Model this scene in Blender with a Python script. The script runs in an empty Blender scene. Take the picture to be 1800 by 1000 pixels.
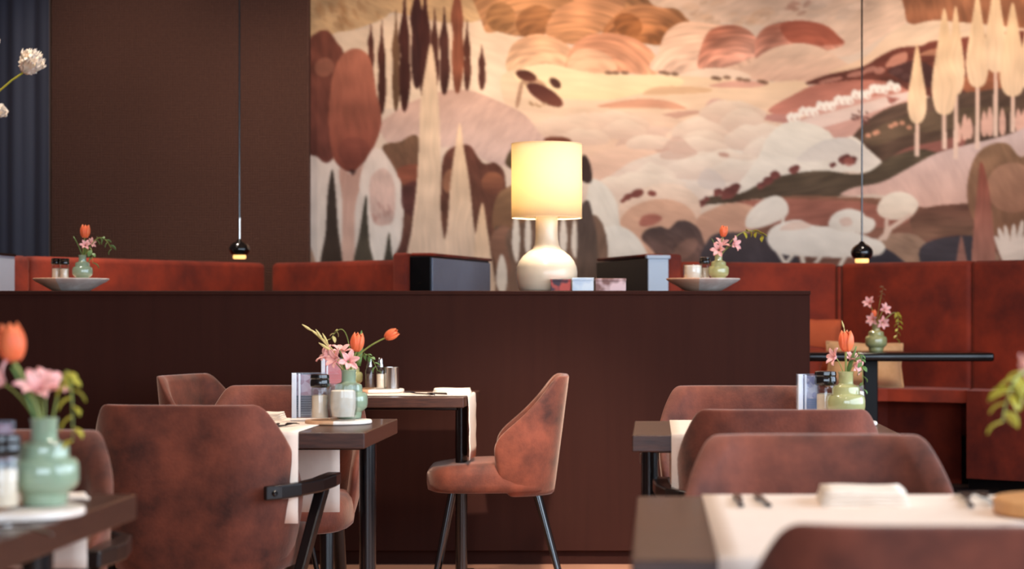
import bpy, bmesh, math, random
import numpy as np
from mathutils import Vector, Matrix

random.seed(7)
PI = math.pi
SC = bpy.context.scene
COL = SC.collection

# ------------------------------------------------------------------ camera
CAM_Z = 1.07
FPX = 3500.0          # focal length in pixels of the 1800 px wide frame
CX, CY = 1150.0, 550.0  # principal point
cam_data = bpy.data.cameras.new('camera')
cam = bpy.data.objects.new('camera', cam_data)
COL.objects.link(cam)
cam.location = (0, 0, CAM_Z)
cam.rotation_euler = (PI / 2, 0, 0)
cam_data.sensor_width = 36.0
cam_data.lens = 36.0 * FPX / 1800.0
cam_data.shift_x = -(CX - 900.0) / 1800.0
cam_data.shift_y = (CY - 500.0) / 1800.0
cam_data.dof.use_dof = True
cam_data.dof.focus_distance = 6.6
cam_data.dof.aperture_fstop = 3.4
SC.camera = cam

SC.view_settings.view_transform = 'Standard'
SC.view_settings.look = 'None'
SC.view_settings.gamma = 1.0
SC.view_settings.use_curve_mapping = False
SC.view_settings.exposure = 0.35
try:
    SC.cycles.use_denoising = True
    SC.cycles.sample_clamp_indirect = 4.0
    SC.cycles.caustics_reflective = False
    SC.cycles.caustics_refractive = False
except Exception:
    pass

# ------------------------------------------------------------------ world and lights
world = bpy.data.worlds.new('world')
SC.world = world
world.use_nodes = True
bg = world.node_tree.nodes['Background']
bg.inputs[0].default_value = (0.62, 0.76, 1.0, 1)
bg.inputs[1].default_value = 0.5

def lamp(name, kind, loc, target, energy, color, **kw):
    d = bpy.data.lights.new(name, kind)
    d.energy = energy
    d.color = color
    for k, v in kw.items():
        setattr(d, k, v)
    o = bpy.data.objects.new(name, d)
    COL.objects.link(o)
    o.location = loc
    if target is not None:
        o.rotation_euler = (Vector(target) - Vector(loc)).to_track_quat('-Z', 'Y').to_euler()
    return o

WARM = (1.0, 0.84, 0.67)
SOFT = (1.0, 0.86, 0.72)
COOL = (0.70, 0.84, 1.0)
# daylight through the window in the right wall and the glazed front behind the camera
lamp('window_light_right', 'AREA', (3.32, 4.2, 1.65), (0, 5.4, 1.0), 230, COOL, shape='RECTANGLE', size=7.0, size_y=2.0)
lamp('window_light_front', 'AREA', (0.6, -2.35, 1.75), (0.0, 8.0, 1.0), 170, COOL, shape='RECTANGLE', size=4.6, size_y=2.0)
# wall washers on the mural, unseen ceiling spots over the booths and tables, and added fill spots
for nm, x, tx, tz, e in (('mural_and_fill_spot', -0.45, -0.50, 2.45, 115), ('mural_and_fill_spot', 2.05, 2.15, 2.40, 105),
                         ('mural_and_fill_spot', 0.85, 0.85, 1.7, 70), ('mural_and_fill_spot', -1.7, -1.7, 1.8, 60), ('mural_and_fill_spot', -3.0, -3.0, 2.0, 45)):  # the last one is added to brighten the woven panel
    lamp(nm, 'SPOT', (x, 10.2, 3.22), (tx, 11.8, tz), e, WARM, spot_size=1.5, spot_blend=1.0, shadow_soft_size=0.08)
for x, y, e in ((-1.35, 4.2, 90), (0.35, 3.1, 90), (0.35, 5.6, 90), (-0.55, 7.0, 130), (-2.5, 9.7, 180), (1.2, 9.6, 70), (0.2, 8.1, 80), (-2.8, 8.15, 80), (-1.0, 5.55, 65)):
    lamp('ceiling_and_fill_spot', 'SPOT', (x, y, 3.24), (x, y + 0.1, 0), e, SOFT, spot_size=1.9, spot_blend=0.9, shadow_soft_size=0.1)  # those over the jars, bowls and blossoms are added as fill
lamp('ceiling_and_fill_spot', 'SPOT', (0.15, 4.9, 3.24), (-0.45, 7.75, 0.6), 900, SOFT, spot_size=0.42, spot_blend=1.0, shadow_soft_size=0.1)  # added fill spot, brightens the chair in profile

# ------------------------------------------------------------------ helpers
def s2l(c):
    c = c / 255.0
    return c / 12.92 if c <= 0.04045 else ((c + 0.055) / 1.055) ** 2.4

def rgb(r, g, b):
    return (s2l(r), s2l(g), s2l(b), 1.0)

def at(px, py, d):
    return Vector(((px - CX) / FPX * d, d, CAM_Z - (py - CY) / FPX * d))

def xat(px, d):
    return (px - CX) / FPX * d

MATS = {}

def mat(name, c1, c2=None, rough=0.5, metal=0.0, scale=8.0, stretch=(1, 1, 1), bump=0.0, bscale=60.0,
        sheen=0.0, coat=0.0, trans=0.0, ior=1.45, detail=4.0, emit=None, estr=0.0, sub=0.0, spec=0.5, contrast=0.25):
    if name in MATS:
        return MATS[name]
    m = bpy.data.materials.new(name)
    m.use_nodes = True
    nt = m.node_tree
    b = nt.nodes['Principled BSDF']
    b.inputs['Base Color'].default_value = c1
    b.inputs['Roughness'].default_value = rough
    b.inputs['Metallic'].default_value = metal
    b.inputs['IOR'].default_value = ior
    b.inputs['Specular IOR Level'].default_value = spec
    b.inputs['Transmission Weight'].default_value = trans
    b.inputs['Coat Weight'].default_value = coat
    b.inputs['Coat Roughness'].default_value = 0.08
    if sheen:
        b.inputs['Sheen Weight'].default_value = sheen
        b.inputs['Sheen Roughness'].default_value = 0.4
        b.inputs['Sheen Tint'].default_value = (1.0, 0.75, 0.62, 1)
    if sub:
        b.inputs['Subsurface Weight'].default_value = sub
        b.inputs['Subsurface Radius'].default_value = (0.02, 0.01, 0.006)
        b.inputs['Subsurface Scale'].default_value = 0.3
    if emit:
        b.inputs['Emission Color'].default_value = emit
        b.inputs['Emission Strength'].default_value = estr
    if c2 is not None or bump:
        tc = nt.nodes.new('ShaderNodeTexCoord')
        mp = nt.nodes.new('ShaderNodeMapping')
        mp.inputs['Scale'].default_value = stretch
        nt.links.new(tc.outputs['Object'], mp.inputs['Vector'])
    if c2 is not None:
        n = nt.nodes.new('ShaderNodeTexNoise')
        n.inputs['Scale'].default_value = scale
        n.inputs['Detail'].default_value = detail
        n.inputs['Roughness'].default_value = 0.6
        nt.links.new(mp.outputs[0], n.inputs['Vector'])
        r = nt.nodes.new('ShaderNodeValToRGB')
        r.color_ramp.elements[0].position = 0.5 - contrast
        r.color_ramp.elements[1].position = 0.5 + contrast
        r.color_ramp.elements[0].color = c1
        r.color_ramp.elements[1].color = c2
        nt.links.new(n.outputs['Fac'], r.inputs['Fac'])
        nt.links.new(r.outputs['Color'], b.inputs['Base Color'])
    if bump:
        n2 = nt.nodes.new('ShaderNodeTexNoise')
        n2.inputs['Scale'].default_value = bscale
        n2.inputs['Detail'].default_value = 3
        nt.links.new(mp.outputs[0], n2.inputs['Vector'])
        bp = nt.nodes.new('ShaderNodeBump')
        bp.inputs['Strength'].default_value = bump
        bp.inputs['Distance'].default_value = 0.01
        nt.links.new(n2.outputs['Fac'], bp.inputs['Height'])
        nt.links.new(bp.outputs[0], b.inputs['Normal'])
    MATS[name] = m
    return m

VELVET = mat('velvet_brown', rgb(56, 22, 14), rgb(130, 66, 46), rough=0.75, scale=6.5, sheen=0.45, bump=0.10, bscale=140, contrast=0.17, detail=7)
RUST = mat('velvet_rust', rgb(92, 24, 11), rgb(150, 48, 20), rough=0.8, scale=3.4, sheen=0.10, bump=0.08, bscale=90, contrast=0.16, detail=6)
WENGE = mat('wenge_wood', rgb(44, 23, 15), rgb(80, 47, 34), rough=0.36, scale=14, stretch=(1, 9, 9), bump=0.06, bscale=60, coat=0.12, spec=0.45)
BLACKWOOD = mat('black_wood', rgb(14, 9, 9), rgb(24, 15, 14), rough=0.32, scale=20, stretch=(6, 6, 1), coat=0.1)
BLACKMETAL = mat('black_metal', rgb(9, 7, 9), rough=0.2, metal=0.0, spec=0.8, coat=0.4)
PARTITION = mat('dark_laminate', rgb(50, 24, 18), rgb(56, 28, 21), rough=0.7, scale=25, stretch=(1, 1, 0.05), spec=0.12)
ENDPANEL = mat('end_panel_laminate', rgb(10, 7, 7), rgb(13, 9, 9), rough=0.4, scale=12, spec=0.2)
PAPER = mat('paper_runner', rgb(232, 212, 196), rgb(238, 220, 204), rough=0.9, scale=30)
NAPKIN = mat('napkin_paper', rgb(240, 226, 210), rgb(232, 214, 196), rough=0.95, scale=40, bump=0.1, bscale=200)
STEEL = mat('steel', rgb(190, 185, 180), rough=0.18, metal=1.0)
DARKSTEEL = mat('dark_steel', rgb(70, 62, 60), rough=0.25, metal=1.0)
def thin_glass(name, tint, lo, hi, gloss, body=None):
    """clear thin-walled glass: see-through face on, reflecting towards its edges"""
    m = bpy.data.materials.new(name); m.use_nodes = True
    nt = m.node_tree
    for n in list(nt.nodes): nt.nodes.remove(n)
    out = nt.nodes.new('ShaderNodeOutputMaterial')
    tr = nt.nodes.new('ShaderNodeBsdfTransparent'); tr.inputs[0].default_value = tint
    gl = nt.nodes.new('ShaderNodeBsdfGlossy'); gl.inputs[0].default_value = (0.95, 0.97, 1, 1); gl.inputs['Roughness'].default_value = gloss
    lw = nt.nodes.new('ShaderNodeLayerWeight'); lw.inputs[0].default_value = 0.35
    mr = nt.nodes.new('ShaderNodeMapRange'); mr.inputs['To Min'].default_value = lo; mr.inputs['To Max'].default_value = hi
    mr.inputs['From Min'].default_value = 0.25; nt.links.new(lw.outputs['Facing'], mr.inputs['Value'])
    ms = nt.nodes.new('ShaderNodeMixShader')
    nt.links.new(mr.outputs[0], ms.inputs[0]); nt.links.new(tr.outputs[0], ms.inputs[1]); nt.links.new(gl.outputs[0], ms.inputs[2])
    last = ms
    if body:
        df = nt.nodes.new('ShaderNodeBsdfDiffuse'); df.inputs[0].default_value = body
        m2 = nt.nodes.new('ShaderNodeMixShader'); m2.inputs[0].default_value = 0.07
        nt.links.new(ms.outputs[0], m2.inputs[1]); nt.links.new(df.outputs[0], m2.inputs[2])
        last = m2
    nt.links.new(last.outputs[0], out.inputs[0])
    return m
GLASS = thin_glass('clear_glass', (0.93, 0.94, 0.94, 1), 0.03, 0.42, 0.05)
ACRYLIC = thin_glass('clear_acrylic', (0.95, 0.96, 0.98, 1), 0.04, 0.5, 0.08, rgb(200, 212, 232))
SAGE = mat('sage_glass', rgb(150, 170, 142), rgb(140, 160, 134), rough=0.12, scale=12, coat=0.6, sub=0.0, spec=0.6)
OLIVE = mat('olive_glass', rgb(176, 172, 118), rgb(164, 164, 112), rough=0.12, scale=12, coat=0.6, spec=0.6)
BLACKCAP = mat('black_cap', rgb(18, 16, 16), rough=0.15, coat=0.5)
SALT = mat('salt_fill', rgb(252, 232, 206), rgb(246, 222, 194), rough=0.9, scale=90)
PEPPER = mat('pepper_fill', rgb(70, 52, 44), rgb(120, 92, 76), rough=0.9, scale=140)
CANDLE = mat('pale_filling', rgb(250, 242, 228), rgb(244, 226, 202), rough=0.8, scale=50)
def two_tone(name, wood1, wood2, stone1, stone2, edge):
    """half wood, half pale marble, joined on a straight seam"""
    m = mat(name, wood1, wood2, rough=0.45, scale=9, stretch=(1, 8, 1))
    nt = m.node_tree
    b = nt.nodes['Principled BSDF']
    src = b.inputs['Base Color'].links[0].from_socket
    tc = nt.nodes.new('ShaderNodeTexCoord')
    sp = nt.nodes.new('ShaderNodeSeparateXYZ'); nt.links.new(tc.outputs['Object'], sp.inputs[0])
    gt = nt.nodes.new('ShaderNodeMath'); gt.operation = 'GREATER_THAN'; gt.inputs[1].default_value = edge
    nt.links.new(sp.outputs['X'], gt.inputs[0])
    n = nt.nodes.new('ShaderNodeTexNoise'); n.inputs['Scale'].default_value = 18; n.inputs['Detail'].default_value = 8
    nt.links.new(tc.outputs['Object'], n.inputs['Vector'])
    r = nt.nodes.new('ShaderNodeValToRGB'); r.color_ramp.elements[0].color = stone1; r.color_ramp.elements[1].color = stone2
    r.color_ramp.elements[0].position = 0.35; r.color_ramp.elements[1].position = 0.6
    nt.links.new(n.outputs['Fac'], r.inputs[0])
    mx = nt.nodes.new('ShaderNodeMix'); mx.data_type = 'RGBA'
    nt.links.new(gt.outputs[0], mx.inputs['Factor']); nt.links.new(src, mx.inputs['A']); nt.links.new(r.outputs[0], mx.inputs['B'])
    nt.links.new(mx.outputs['Result'], b.inputs['Base Color'])
    return m
BOARD = two_tone('board_wood_marble', rgb(196, 146, 108), rgb(214, 170, 132), rgb(222, 206, 192), rgb(240, 230, 220), 0.0)
MARBLE = two_tone('marble_plate', rgb(226, 170, 136), rgb(240, 196, 164), rgb(240, 226, 214), rgb(216, 192, 178), -0.02)
FROST = mat('frosted_edge', rgb(206, 216, 234), rgb(226, 232, 242), rough=0.25, scale=30, coat=0.5)
OAK = mat('pale_oak', rgb(206, 146, 88), rgb(218, 164, 108), rough=0.5, scale=8, stretch=(1, 8, 8))
TULIP = mat('tulip_petal', rgb(236, 92, 52), rgb(248, 136, 84), rough=0.5, scale=28, stretch=(1, 1, 0.4), sub=0.15, sheen=0.1)
PINK = mat('pink_petal', rgb(240, 158, 158), rgb(250, 200, 190), rough=0.55, scale=45, sub=0.15)
WHITEP = mat('white_petal', rgb(246, 224, 198), rgb(252, 240, 224), rough=0.6, scale=30, sub=0.15)
STEM = mat('green_stem', rgb(126, 140, 64), rgb(150, 156, 84), rough=0.5, scale=20)
LEAF = mat('green_leaf', rgb(84, 120, 62), rgb(112, 142, 78), rough=0.45, scale=25)
LEAFY = mat('yellow_leaf', rgb(176, 152, 40), rgb(140, 150, 52), rough=0.5, scale=25)
BUD = mat('bud_green', rgb(190, 190, 104), rgb(222, 186, 140), rough=0.5, scale=30)
CERAMIC = mat('cream_ceramic', rgb(232, 216, 190), rgb(226, 208, 182), rough=0.3, scale=6, coat=0.4)
TANFAB = mat('tan_fabric', rgb(232, 186, 138), rgb(206, 156, 108), rough=0.95, scale=12, bump=0.1, bscale=150)
ORANGEFAB = mat('orange_fabric', rgb(196, 92, 52), rgb(180, 80, 44), rough=0.9, scale=10, sheen=0.2)
FLOORM = mat('floor_wood', rgb(176, 124, 98), rgb(190, 138, 112), rough=0.5, scale=9, stretch=(1, 10, 1))
PODIUMM = mat('podium_dark', rgb(40, 26, 24), rgb(46, 30, 28), rough=0.6, scale=8)
CEILM = mat('ceiling_paint', rgb(150, 126, 112), rgb(154, 130, 116), rough=0.9, scale=4)
WALLM = mat('wall_paint', rgb(120, 96, 86), rgb(124, 100, 90), rough=0.9, scale=4)

class MB:
    """collects pieces of one mesh"""
    def __init__(self):
        self.v, self.f = [], []

    def add(self, vs, fs, m=None):
        n = len(self.v)
        for p in vs:
            p = Vector(p)
            self.v.append(m @ p if m is not None else p)
        self.f += [tuple(n + i for i in f) for f in fs]
        return self

    def box(self, c, s, m=None, bev=0.0, seg=2):
        bm = bmesh.new()
        bmesh.ops.create_cube(bm, size=1.0)
        for v in bm.verts:
            v.co = Vector((v.co.x * s[0], v.co.y * s[1], v.co.z * s[2]))
        if bev:
            bmesh.ops.bevel(bm, geom=bm.edges[:], offset=bev, segments=seg, profile=0.5, affect='EDGES')
        bm.verts.index_update()
        vs = [v.co + Vector(c) for v in bm.verts]
        fs = [[v.index for v in f.verts] for f in bm.faces]
        bm.free()
        return self.add(vs, fs, m)

    def lathe(self, prof, seg=32, m=None, cap=True, wobble=None):
        vs, fs = [], []
        n = len(prof)
        for i in range(seg):
            a = 2 * PI * i / seg
            for (r, z) in prof:
                rr = r * (wobble(a) if wobble else 1.0)
                vs.append((rr * math.cos(a), rr * math.sin(a), z))
        for i in range(seg):
            j = (i + 1) % seg
            for k in range(n - 1):
                fs.append((i * n + k, j * n + k, j * n + k + 1, i * n + k + 1))
        if cap:
            fs.append(tuple(i * n for i in range(seg))[::-1])
            fs.append(tuple(i * n + n - 1 for i in range(seg)))
        return self.add(vs, fs, m)

    def tube(self, path, rad, seg=10, m=None, flat=1.0):
        path = [Vector(p) for p in path]
        n = len(path)
        rads = rad if isinstance(rad, (list, tuple)) else [rad] * n
        vs, fs = [], []
        up = Vector((0.13, 0.92, 0.21))
        for i, p in enumerate(path):
            t = (path[min(i + 1, n - 1)] - path[max(i - 1, 0)]).normalized()
            if abs(t.dot(up)) > 0.95:
                up = Vector((1, 0.1, 0))
            a = t.cross(up).normalized()
            b = t.cross(a).normalized()
            for k in range(seg):
                q = 2 * PI * k / seg
                vs.append(p + rads[i] * (math.cos(q) * a + flat * math.sin(q) * b))
        for i in range(n - 1):
            for k in range(seg):
                l = (k + 1) % seg
                fs.append((i * seg + k, i * seg + l, (i + 1) * seg + l, (i + 1) * seg + k))
        fs.append(tuple(range(seg))[::-1])
        fs.append(tuple((n - 1) * seg + k for k in range(seg)))
        return self.add(vs, fs, m)

    def grid(self, fn, nu, nv, m=None):
        vs = [fn(i / (nu - 1), j / (nv - 1)) for j in range(nv) for i in range(nu)]
        fs = [(j * nu + i, j * nu + i + 1, (j + 1) * nu + i + 1, (j + 1) * nu + i)
              for j in range(nv - 1) for i in range(nu - 1)]
        return self.add(vs, fs, m)

    def build(self, name, material, parent=None, smooth=True, solid=0.0, sub=0, angle=40, offset=0.0):
        me = bpy.data.meshes.new(name)
        me.from_pydata([tuple(p) for p in self.v], [], self.f)
        bm = bmesh.new()
        bm.from_mesh(me)
        bmesh.ops.recalc_face_normals(bm, faces=bm.faces)
        bm.to_mesh(me)
        bm.free()
        me.materials.append(material)
        if smooth:
            for p in me.polygons:
                p.use_smooth = True
            if not sub:
                try:
                    me.set_sharp_from_angle(angle=math.radians(angle))
                except Exception:
                    pass
        me.update()
        o = bpy.data.objects.new(name, me)
        COL.objects.link(o)
        if solid:
            md = o.modifiers.new('solidify', 'SOLIDIFY')
            md.thickness = solid
            md.offset = offset
        if sub:
            md = o.modifiers.new('subdivision', 'SUBSURF')
            md.levels = sub
            md.render_levels = sub
        if parent is not None:
            o.parent = parent
        return o


def tag(o, label=None, cat=None, group=None, kind=None):
    if label: o['label'] = label
    if cat: o['category'] = cat
    if group: o['group'] = group
    if kind: o['kind'] = kind
    return o

def thing(name, label, cat, loc=(0, 0, 0), rz=0.0, group=None, scale=1.0):
    o = bpy.data.objects.new(name, None)
    COL.objects.link(o)
    o.empty_display_size = 0.05
    o.location = loc
    o.rotation_euler = (0, 0, rz)
    o.scale = (scale, scale, scale)
    return tag(o, label, cat, group)

def dup(root, loc=None, rz=None, label=None, group=None, scale=None):
    r = root.copy()
    COL.objects.link(r)
    def rec(src, dst):
        for ch in list(src.children):
            c = ch.copy()
            COL.objects.link(c)
            c.parent = dst
            rec(ch, c)
    rec(root, r)
    if loc is not None: r.location = loc
    if rz is not None: r.rotation_euler = (0, 0, rz)
    if label: r['label'] = label
    if group: r['group'] = group
    if scale: r.scale = (scale,) * 3
    return r

def struct(o):
    o['kind'] = 'structure'
    return o

def look(axis):
    """rotation taking +Z to axis"""
    return Vector(axis).normalized().to_track_quat('Z', 'Y').to_matrix().to_4x4()

# ------------------------------------------------------------------ the room
ZC = 3.3          # ceiling
WALL_D = 11.8     # depth of the far wall
POD = 0.15        # podium the booths stand on
XL, XR, YF = -4.6, 3.4, -2.5
struct(MB().box(((XL + XR) / 2, (YF + 12.1) / 2, -0.05), (XR - XL + 0.4, 12.1 - YF, 0.1)).build('floor', FLOORM, smooth=False))
struct(MB().box(((XL + XR) / 2, (YF + 12.1) / 2, ZC + 0.05), (XR - XL + 0.4, 12.1 - YF, 0.1)).build('ceiling', CEILM, smooth=False))
struct(MB().box(((XL + XR) / 2, 11.905, ZC / 2), (XR - XL, 0.2, ZC)).build('wall_back', WALLM, smooth=False))
struct(MB().box((XL - 0.1, (YF + 12.0) / 2, ZC / 2), (0.2, 12.0 - YF, ZC)).build('wall_left', WALLM, smooth=False))
w = MB()
w.box((XR + 0.1, 3.4, 0.3), (0.2, 11.8, 0.6)).box((XR + 0.1, -1.7, 1.95), (0.2, 1.6, 2.7))
w.box((XR + 0.1, 10.65, 1.65), (0.2, 2.7, 3.3)).box((XR + 0.1, 3.4, 3.0), (0.2, 11.8, 0.6))
struct(w.build('wall_right', WALLM, smooth=False))
w = MB()
w.box((0, YF - 0.1, 0.3), (XR - XL, 0.2, 0.6)).box((0, YF - 0.1, 3.05), (XR - XL, 0.2, 0.5))
w.box((-3.2, YF - 0.1, 1.7), (2.8, 0.2, 2.2)).box((3.1, YF - 0.1, 1.7), (0.6, 0.2, 2.2))
struct(w.build('wall_front', WALLM, smooth=False))
wf = MB()
for yy in (-0.87, 1.2, 3.3, 5.4, 7.3, 9.27):
    wf.box((XR + 0.05, yy, 1.65), (0.07, 0.06, 2.1))
for zz in (0.63, 2.67):
    wf.box((XR + 0.05, 4.2, zz), (0.07, 10.2, 0.06))
struct(wf.build('window_1', BLACKWOOD, smooth=False))
wf = MB()
for xx in (-1.77, -0.2, 1.3, 2.77):
    wf.box((xx, YF - 0.05, 1.7), (0.06, 0.07, 2.2))
for zz in (0.63, 2.77):
    wf.box((0.5, YF - 0.05, zz), (4.6, 0.07, 0.06))
struct(wf.build('window_2', BLACKWOOD, smooth=False))
struct(MB().box(((XL + XR) / 2, 10.45, POD / 2), (XR - XL - 0.02, 2.75, POD)).build('trim_1', PODIUMM, smooth=False))

# dark woven wall covering on the left part of the far wall (stands 5 cm proud of it)
fm = mat('woven_panel', rgb(88, 55, 43), rgb(104, 66, 52), rough=0.85, scale=60, stretch=(1, 1, 1), bump=0.0)
nt = fm.node_tree
bs = nt.nodes['Principled BSDF']
tc = nt.nodes.new('ShaderNodeTexCoord')
wv = []
for direction in ('X', 'Z'):
    wn = nt.nodes.new('ShaderNodeTexWave')
    wn.bands_direction = direction
    wn.inputs['Scale'].default_value = 22
    wn.inputs['Distortion'].default_value = 2.5
    wn.inputs['Detail'].default_value = 3
    nt.links.new(tc.outputs['Object'], wn.inputs['Vector'])
    wv.append(wn)
mx = nt.nodes.new('ShaderNodeMath'); mx.operation = 'ADD'
nt.links.new(wv[0].outputs['Fac'], mx.inputs[0]); nt.links.new(wv[1].outputs['Fac'], mx.inputs[1])
bp = nt.nodes.new('ShaderNodeBump'); bp.inputs['Strength'].default_value = 0.9; bp.inputs['Distance'].default_value = 0.006
nt.links.new(mx.outputs[0], bp.inputs['Height']); nt.links.new(bp.outputs[0], bs.inputs['Normal'])
x0, x1 = xat(90, 11.74), xat(543, 11.74)
o = MB().box(((x0 + x1) / 2, 11.78, ZC / 2), (x1 - x0, 0.09, ZC - 0.004), bev=0.004, seg=1).build('woven_wall_panel', fm, smooth=False)
tag(o, 'large dark brown woven fabric wall panel left of the painted mural', 'wall panel')

# dark pleated curtain at the far left
cm = mat('curtain_fabric', rgb(52, 53, 66), rgb(62, 63, 78), rough=0.7, scale=20, stretch=(1, 1, 0.05), sheen=0.3)
def curt(u, v):
    x = -4.5 + u * (xat(89, 11.7) + 4.5)
    return (x, 11.68 + 0.010 * math.sin(x * 34) + 0.004 * math.sin(x * 81 + 1) , 0.2 + v * 3.06)
o = MB().grid(curt, 160, 6).build('curtain', cm, solid=0.006)
tag(o, 'dark blue-grey pleated curtain at the far left of the back wall', 'curtain')

# ------------------------------------------------------------------ the painted mural (flat print, pigment held in a colour attribute)
STEP = 2.3
U0, U1, V0, V1 = 543.0, 1850.0, -100.0, 530.0
NU = int((U1 - U0) / STEP) + 1
NV = int((V1 - V0) / STEP) + 1
GU, GV = np.meshgrid(U0 + np.arange(NU) * STEP, V0 + np.arange(NV) * STEP)
IMG = np.zeros((NV, NU, 3))
RNG = np.random.RandomState(11)
LAT = RNG.rand(256, 256)

def vnoise(x, y):
    xi, yi = np.floor(x).astype(int), np.floor(y).astype(int)
    fx, fy = x - xi, y - yi
    fx, fy = fx * fx * (3 - 2 * fx), fy * fy * (3 - 2 * fy)
    a = LAT[yi & 255, xi & 255]; b = LAT[yi & 255, (xi + 1) & 255]
    c = LAT[(yi + 1) & 255, xi & 255]; d = LAT[(yi + 1) & 255, (xi + 1) & 255]
    return (a * (1 - fx) + b * fx) * (1 - fy) + (c * (1 - fx) + d * fx) * fy

def smooth_poly(pts, k=7):
    pts = np.array(pts, float)
    n = len(pts)
    out = []
    for i in range(n):
        p0, p1, p2, p3 = pts[i - 1], pts[i], pts[(i + 1) % n], pts[(i + 2) % n]
        for t in np.arange(k) / k:
            out.append(0.5 * ((2 * p1) + (-p0 + p2) * t + (2 * p0 - 5 * p1 + 4 * p2 - p3) * t * t + (-p0 + 3 * p1 - 3 * p2 + p3) * t ** 3))
    return np.array(out)

def mask_of(poly, soft=1):
    j0 = max(0, int((poly[:, 0].min() - U0) / STEP) - 3); j1 = min(NU, int((poly[:, 0].max() - U0) / STEP) + 4)
    i0 = max(0, int((poly[:, 1].min() - V0) / STEP) - 3); i1 = min(NV, int((poly[:, 1].max() - V0) / STEP) + 4)
    if j1 <= j0 or i1 <= i0:
        return None
    X, Y = GU[i0:i1, j0:j1], GV[i0:i1, j0:j1]
    acc = np.zeros(X.shape)
    for ox, oy in ((-0.25, -0.25), (0.25, 0.25), (-0.25, 0.25), (0.25, -0.25)):
        inside = np.zeros(X.shape, bool)
        px, py = X + ox * STEP, Y + oy * STEP
        x2, y2 = poly[-1]
        for x1_, y1_ in poly:
            if y1_ != y2:
                c = ((y1_ > py) != (y2 > py))
                inside ^= c & (px < (x2 - x1_) * (py - y1_) / (y2 - y1_) + x1_)
            x2, y2 = x1_, y1_
        acc += inside
    return acc / 4.0, (slice(i0, i1), slice(j0, j1)), X, Y

def paint(pts, c0, c1=None, ang=90, st=None, arc=None, amp=0.10, alpha=1.0, sharp=False):
    """fill a closed outline; c0 to c1 along angle; st=(angle, length, width) brush streaks; arc=(cx, cy) curved strokes"""
    poly = np.array(pts, float) if sharp else smooth_poly(pts)
    r = mask_of(poly)
    if r is None:
        return
    m, sl, X, Y = r
    c0 = np.array(c0, float)
    c1 = c0 if c1 is None else np.array(c1, float)
    a = math.radians(ang)
    q = poly[:, 0] * math.cos(a) + poly[:, 1] * math.sin(a)
    t = np.clip((X * math.cos(a) + Y * math.sin(a) - q.min()) / max(1e-6, q.max() - q.min()), 0, 1)
    col = c0 + (c1 - c0) * t[..., None]
    if arc is not None:
        rr = np.hypot(X - arc[0], (Y - arc[1]) * 1.3)
        th = np.arctan2((Y - arc[1]) * 1.3, X - arc[0])
        n = vnoise(rr / 6.0 + 3, th * 2.2 + 40 + rr / 60.0) * 0.65 + vnoise(rr / 3.0, th * 4 + 9) * 0.35
    else:
        sa, ln, wd = st if st else (ang + 90, 60, 7)
        b = math.radians(sa)
        al = X * math.cos(b) + Y * math.sin(b)
        ac = -X * math.sin(b) + Y * math.cos(b)
        bend = vnoise(X / 70 + 3, Y / 50 + 8) * 14
        n = vnoise(al / (ln * 0.6) + 7, (ac + bend) / wd + 13) * 0.5 + vnoise(al / ln * 2.6, (ac + bend) / wd * 1.9 + 5) * 0.5
        n = 0.5 + (n - 0.5) * 0.75
    # a loose painterly variation on top of the strokes
    n = n + 0.75 * (vnoise(X / 34 + 11, Y / 24 + 5) - 0.5)
    col = np.clip(col * (1 + amp * 2 * (n[..., None] - 0.5)), 0, 255)
    m = (m * alpha)[..., None]
    IMG[sl] = IMG[sl] * (1 - m) + col * m

def ell(cx, cy, rx, ry, rot=0, n=14, wob=0.0):
    a = math.radians(rot)
    out = []
    for i in range(n):
        t = 2 * PI * i / n
        k = 1 + wob * math.sin(i * 2.4 + cx)
        x, y = rx * k * math.cos(t), ry * k * math.sin(t)
        out.append((cx + x * math.cos(a) - y * math.sin(a), cy + x * math.sin(a) + y * math.cos(a)))
    return out

def dabs(cx, cy, rx, ry, n, c0, seed, size=(6, 16), rot=0, alpha=0.5, amp=0.1):
    r = random.Random(seed)
    for _ in range(n):
        a, q = r.random() * 6.283, math.sqrt(r.random())
        s = r.uniform(*size)
        k = r.uniform(0.86, 1.14)
        paint(ell(cx + rx * q * math.cos(a), cy + ry * q * math.sin(a), s, s * r.uniform(0.25, 0.5), rot + r.uniform(-25, 25), 9),
              [min(255, x * k) for x in c0], alpha=alpha, amp=amp)

BOXALL = [(500, -140), (1900, -140), (1900, 560), (500, 560)]
paint(BOXALL, (214, 178, 150), (206, 186, 172), st=(0, 120, 9), sharp=True, amp=0.05)
# --- distant top band
paint([(530, -110), (870, -110), (858, 20), (800, 40), (730, 30), (690, 22), (668, 36), (600, 58), (540, 62)], (196, 146, 98), (206, 160, 112), st=(25, 30, 5), amp=0.14)
dabs(610, 25, 60, 26, 26, (170, 116, 72), 3, (5, 14), 60, 0.35)
paint([(575, 66), (640, 50), (690, 26), (730, 32), (800, 42), (850, 38), (880, 58), (912, 70), (920, 130), (900, 200), (780, 180), (660, 190), (560, 140)], (226, 188, 154), (230, 198, 168), st=(20, 60, 10), amp=0.07)
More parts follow.
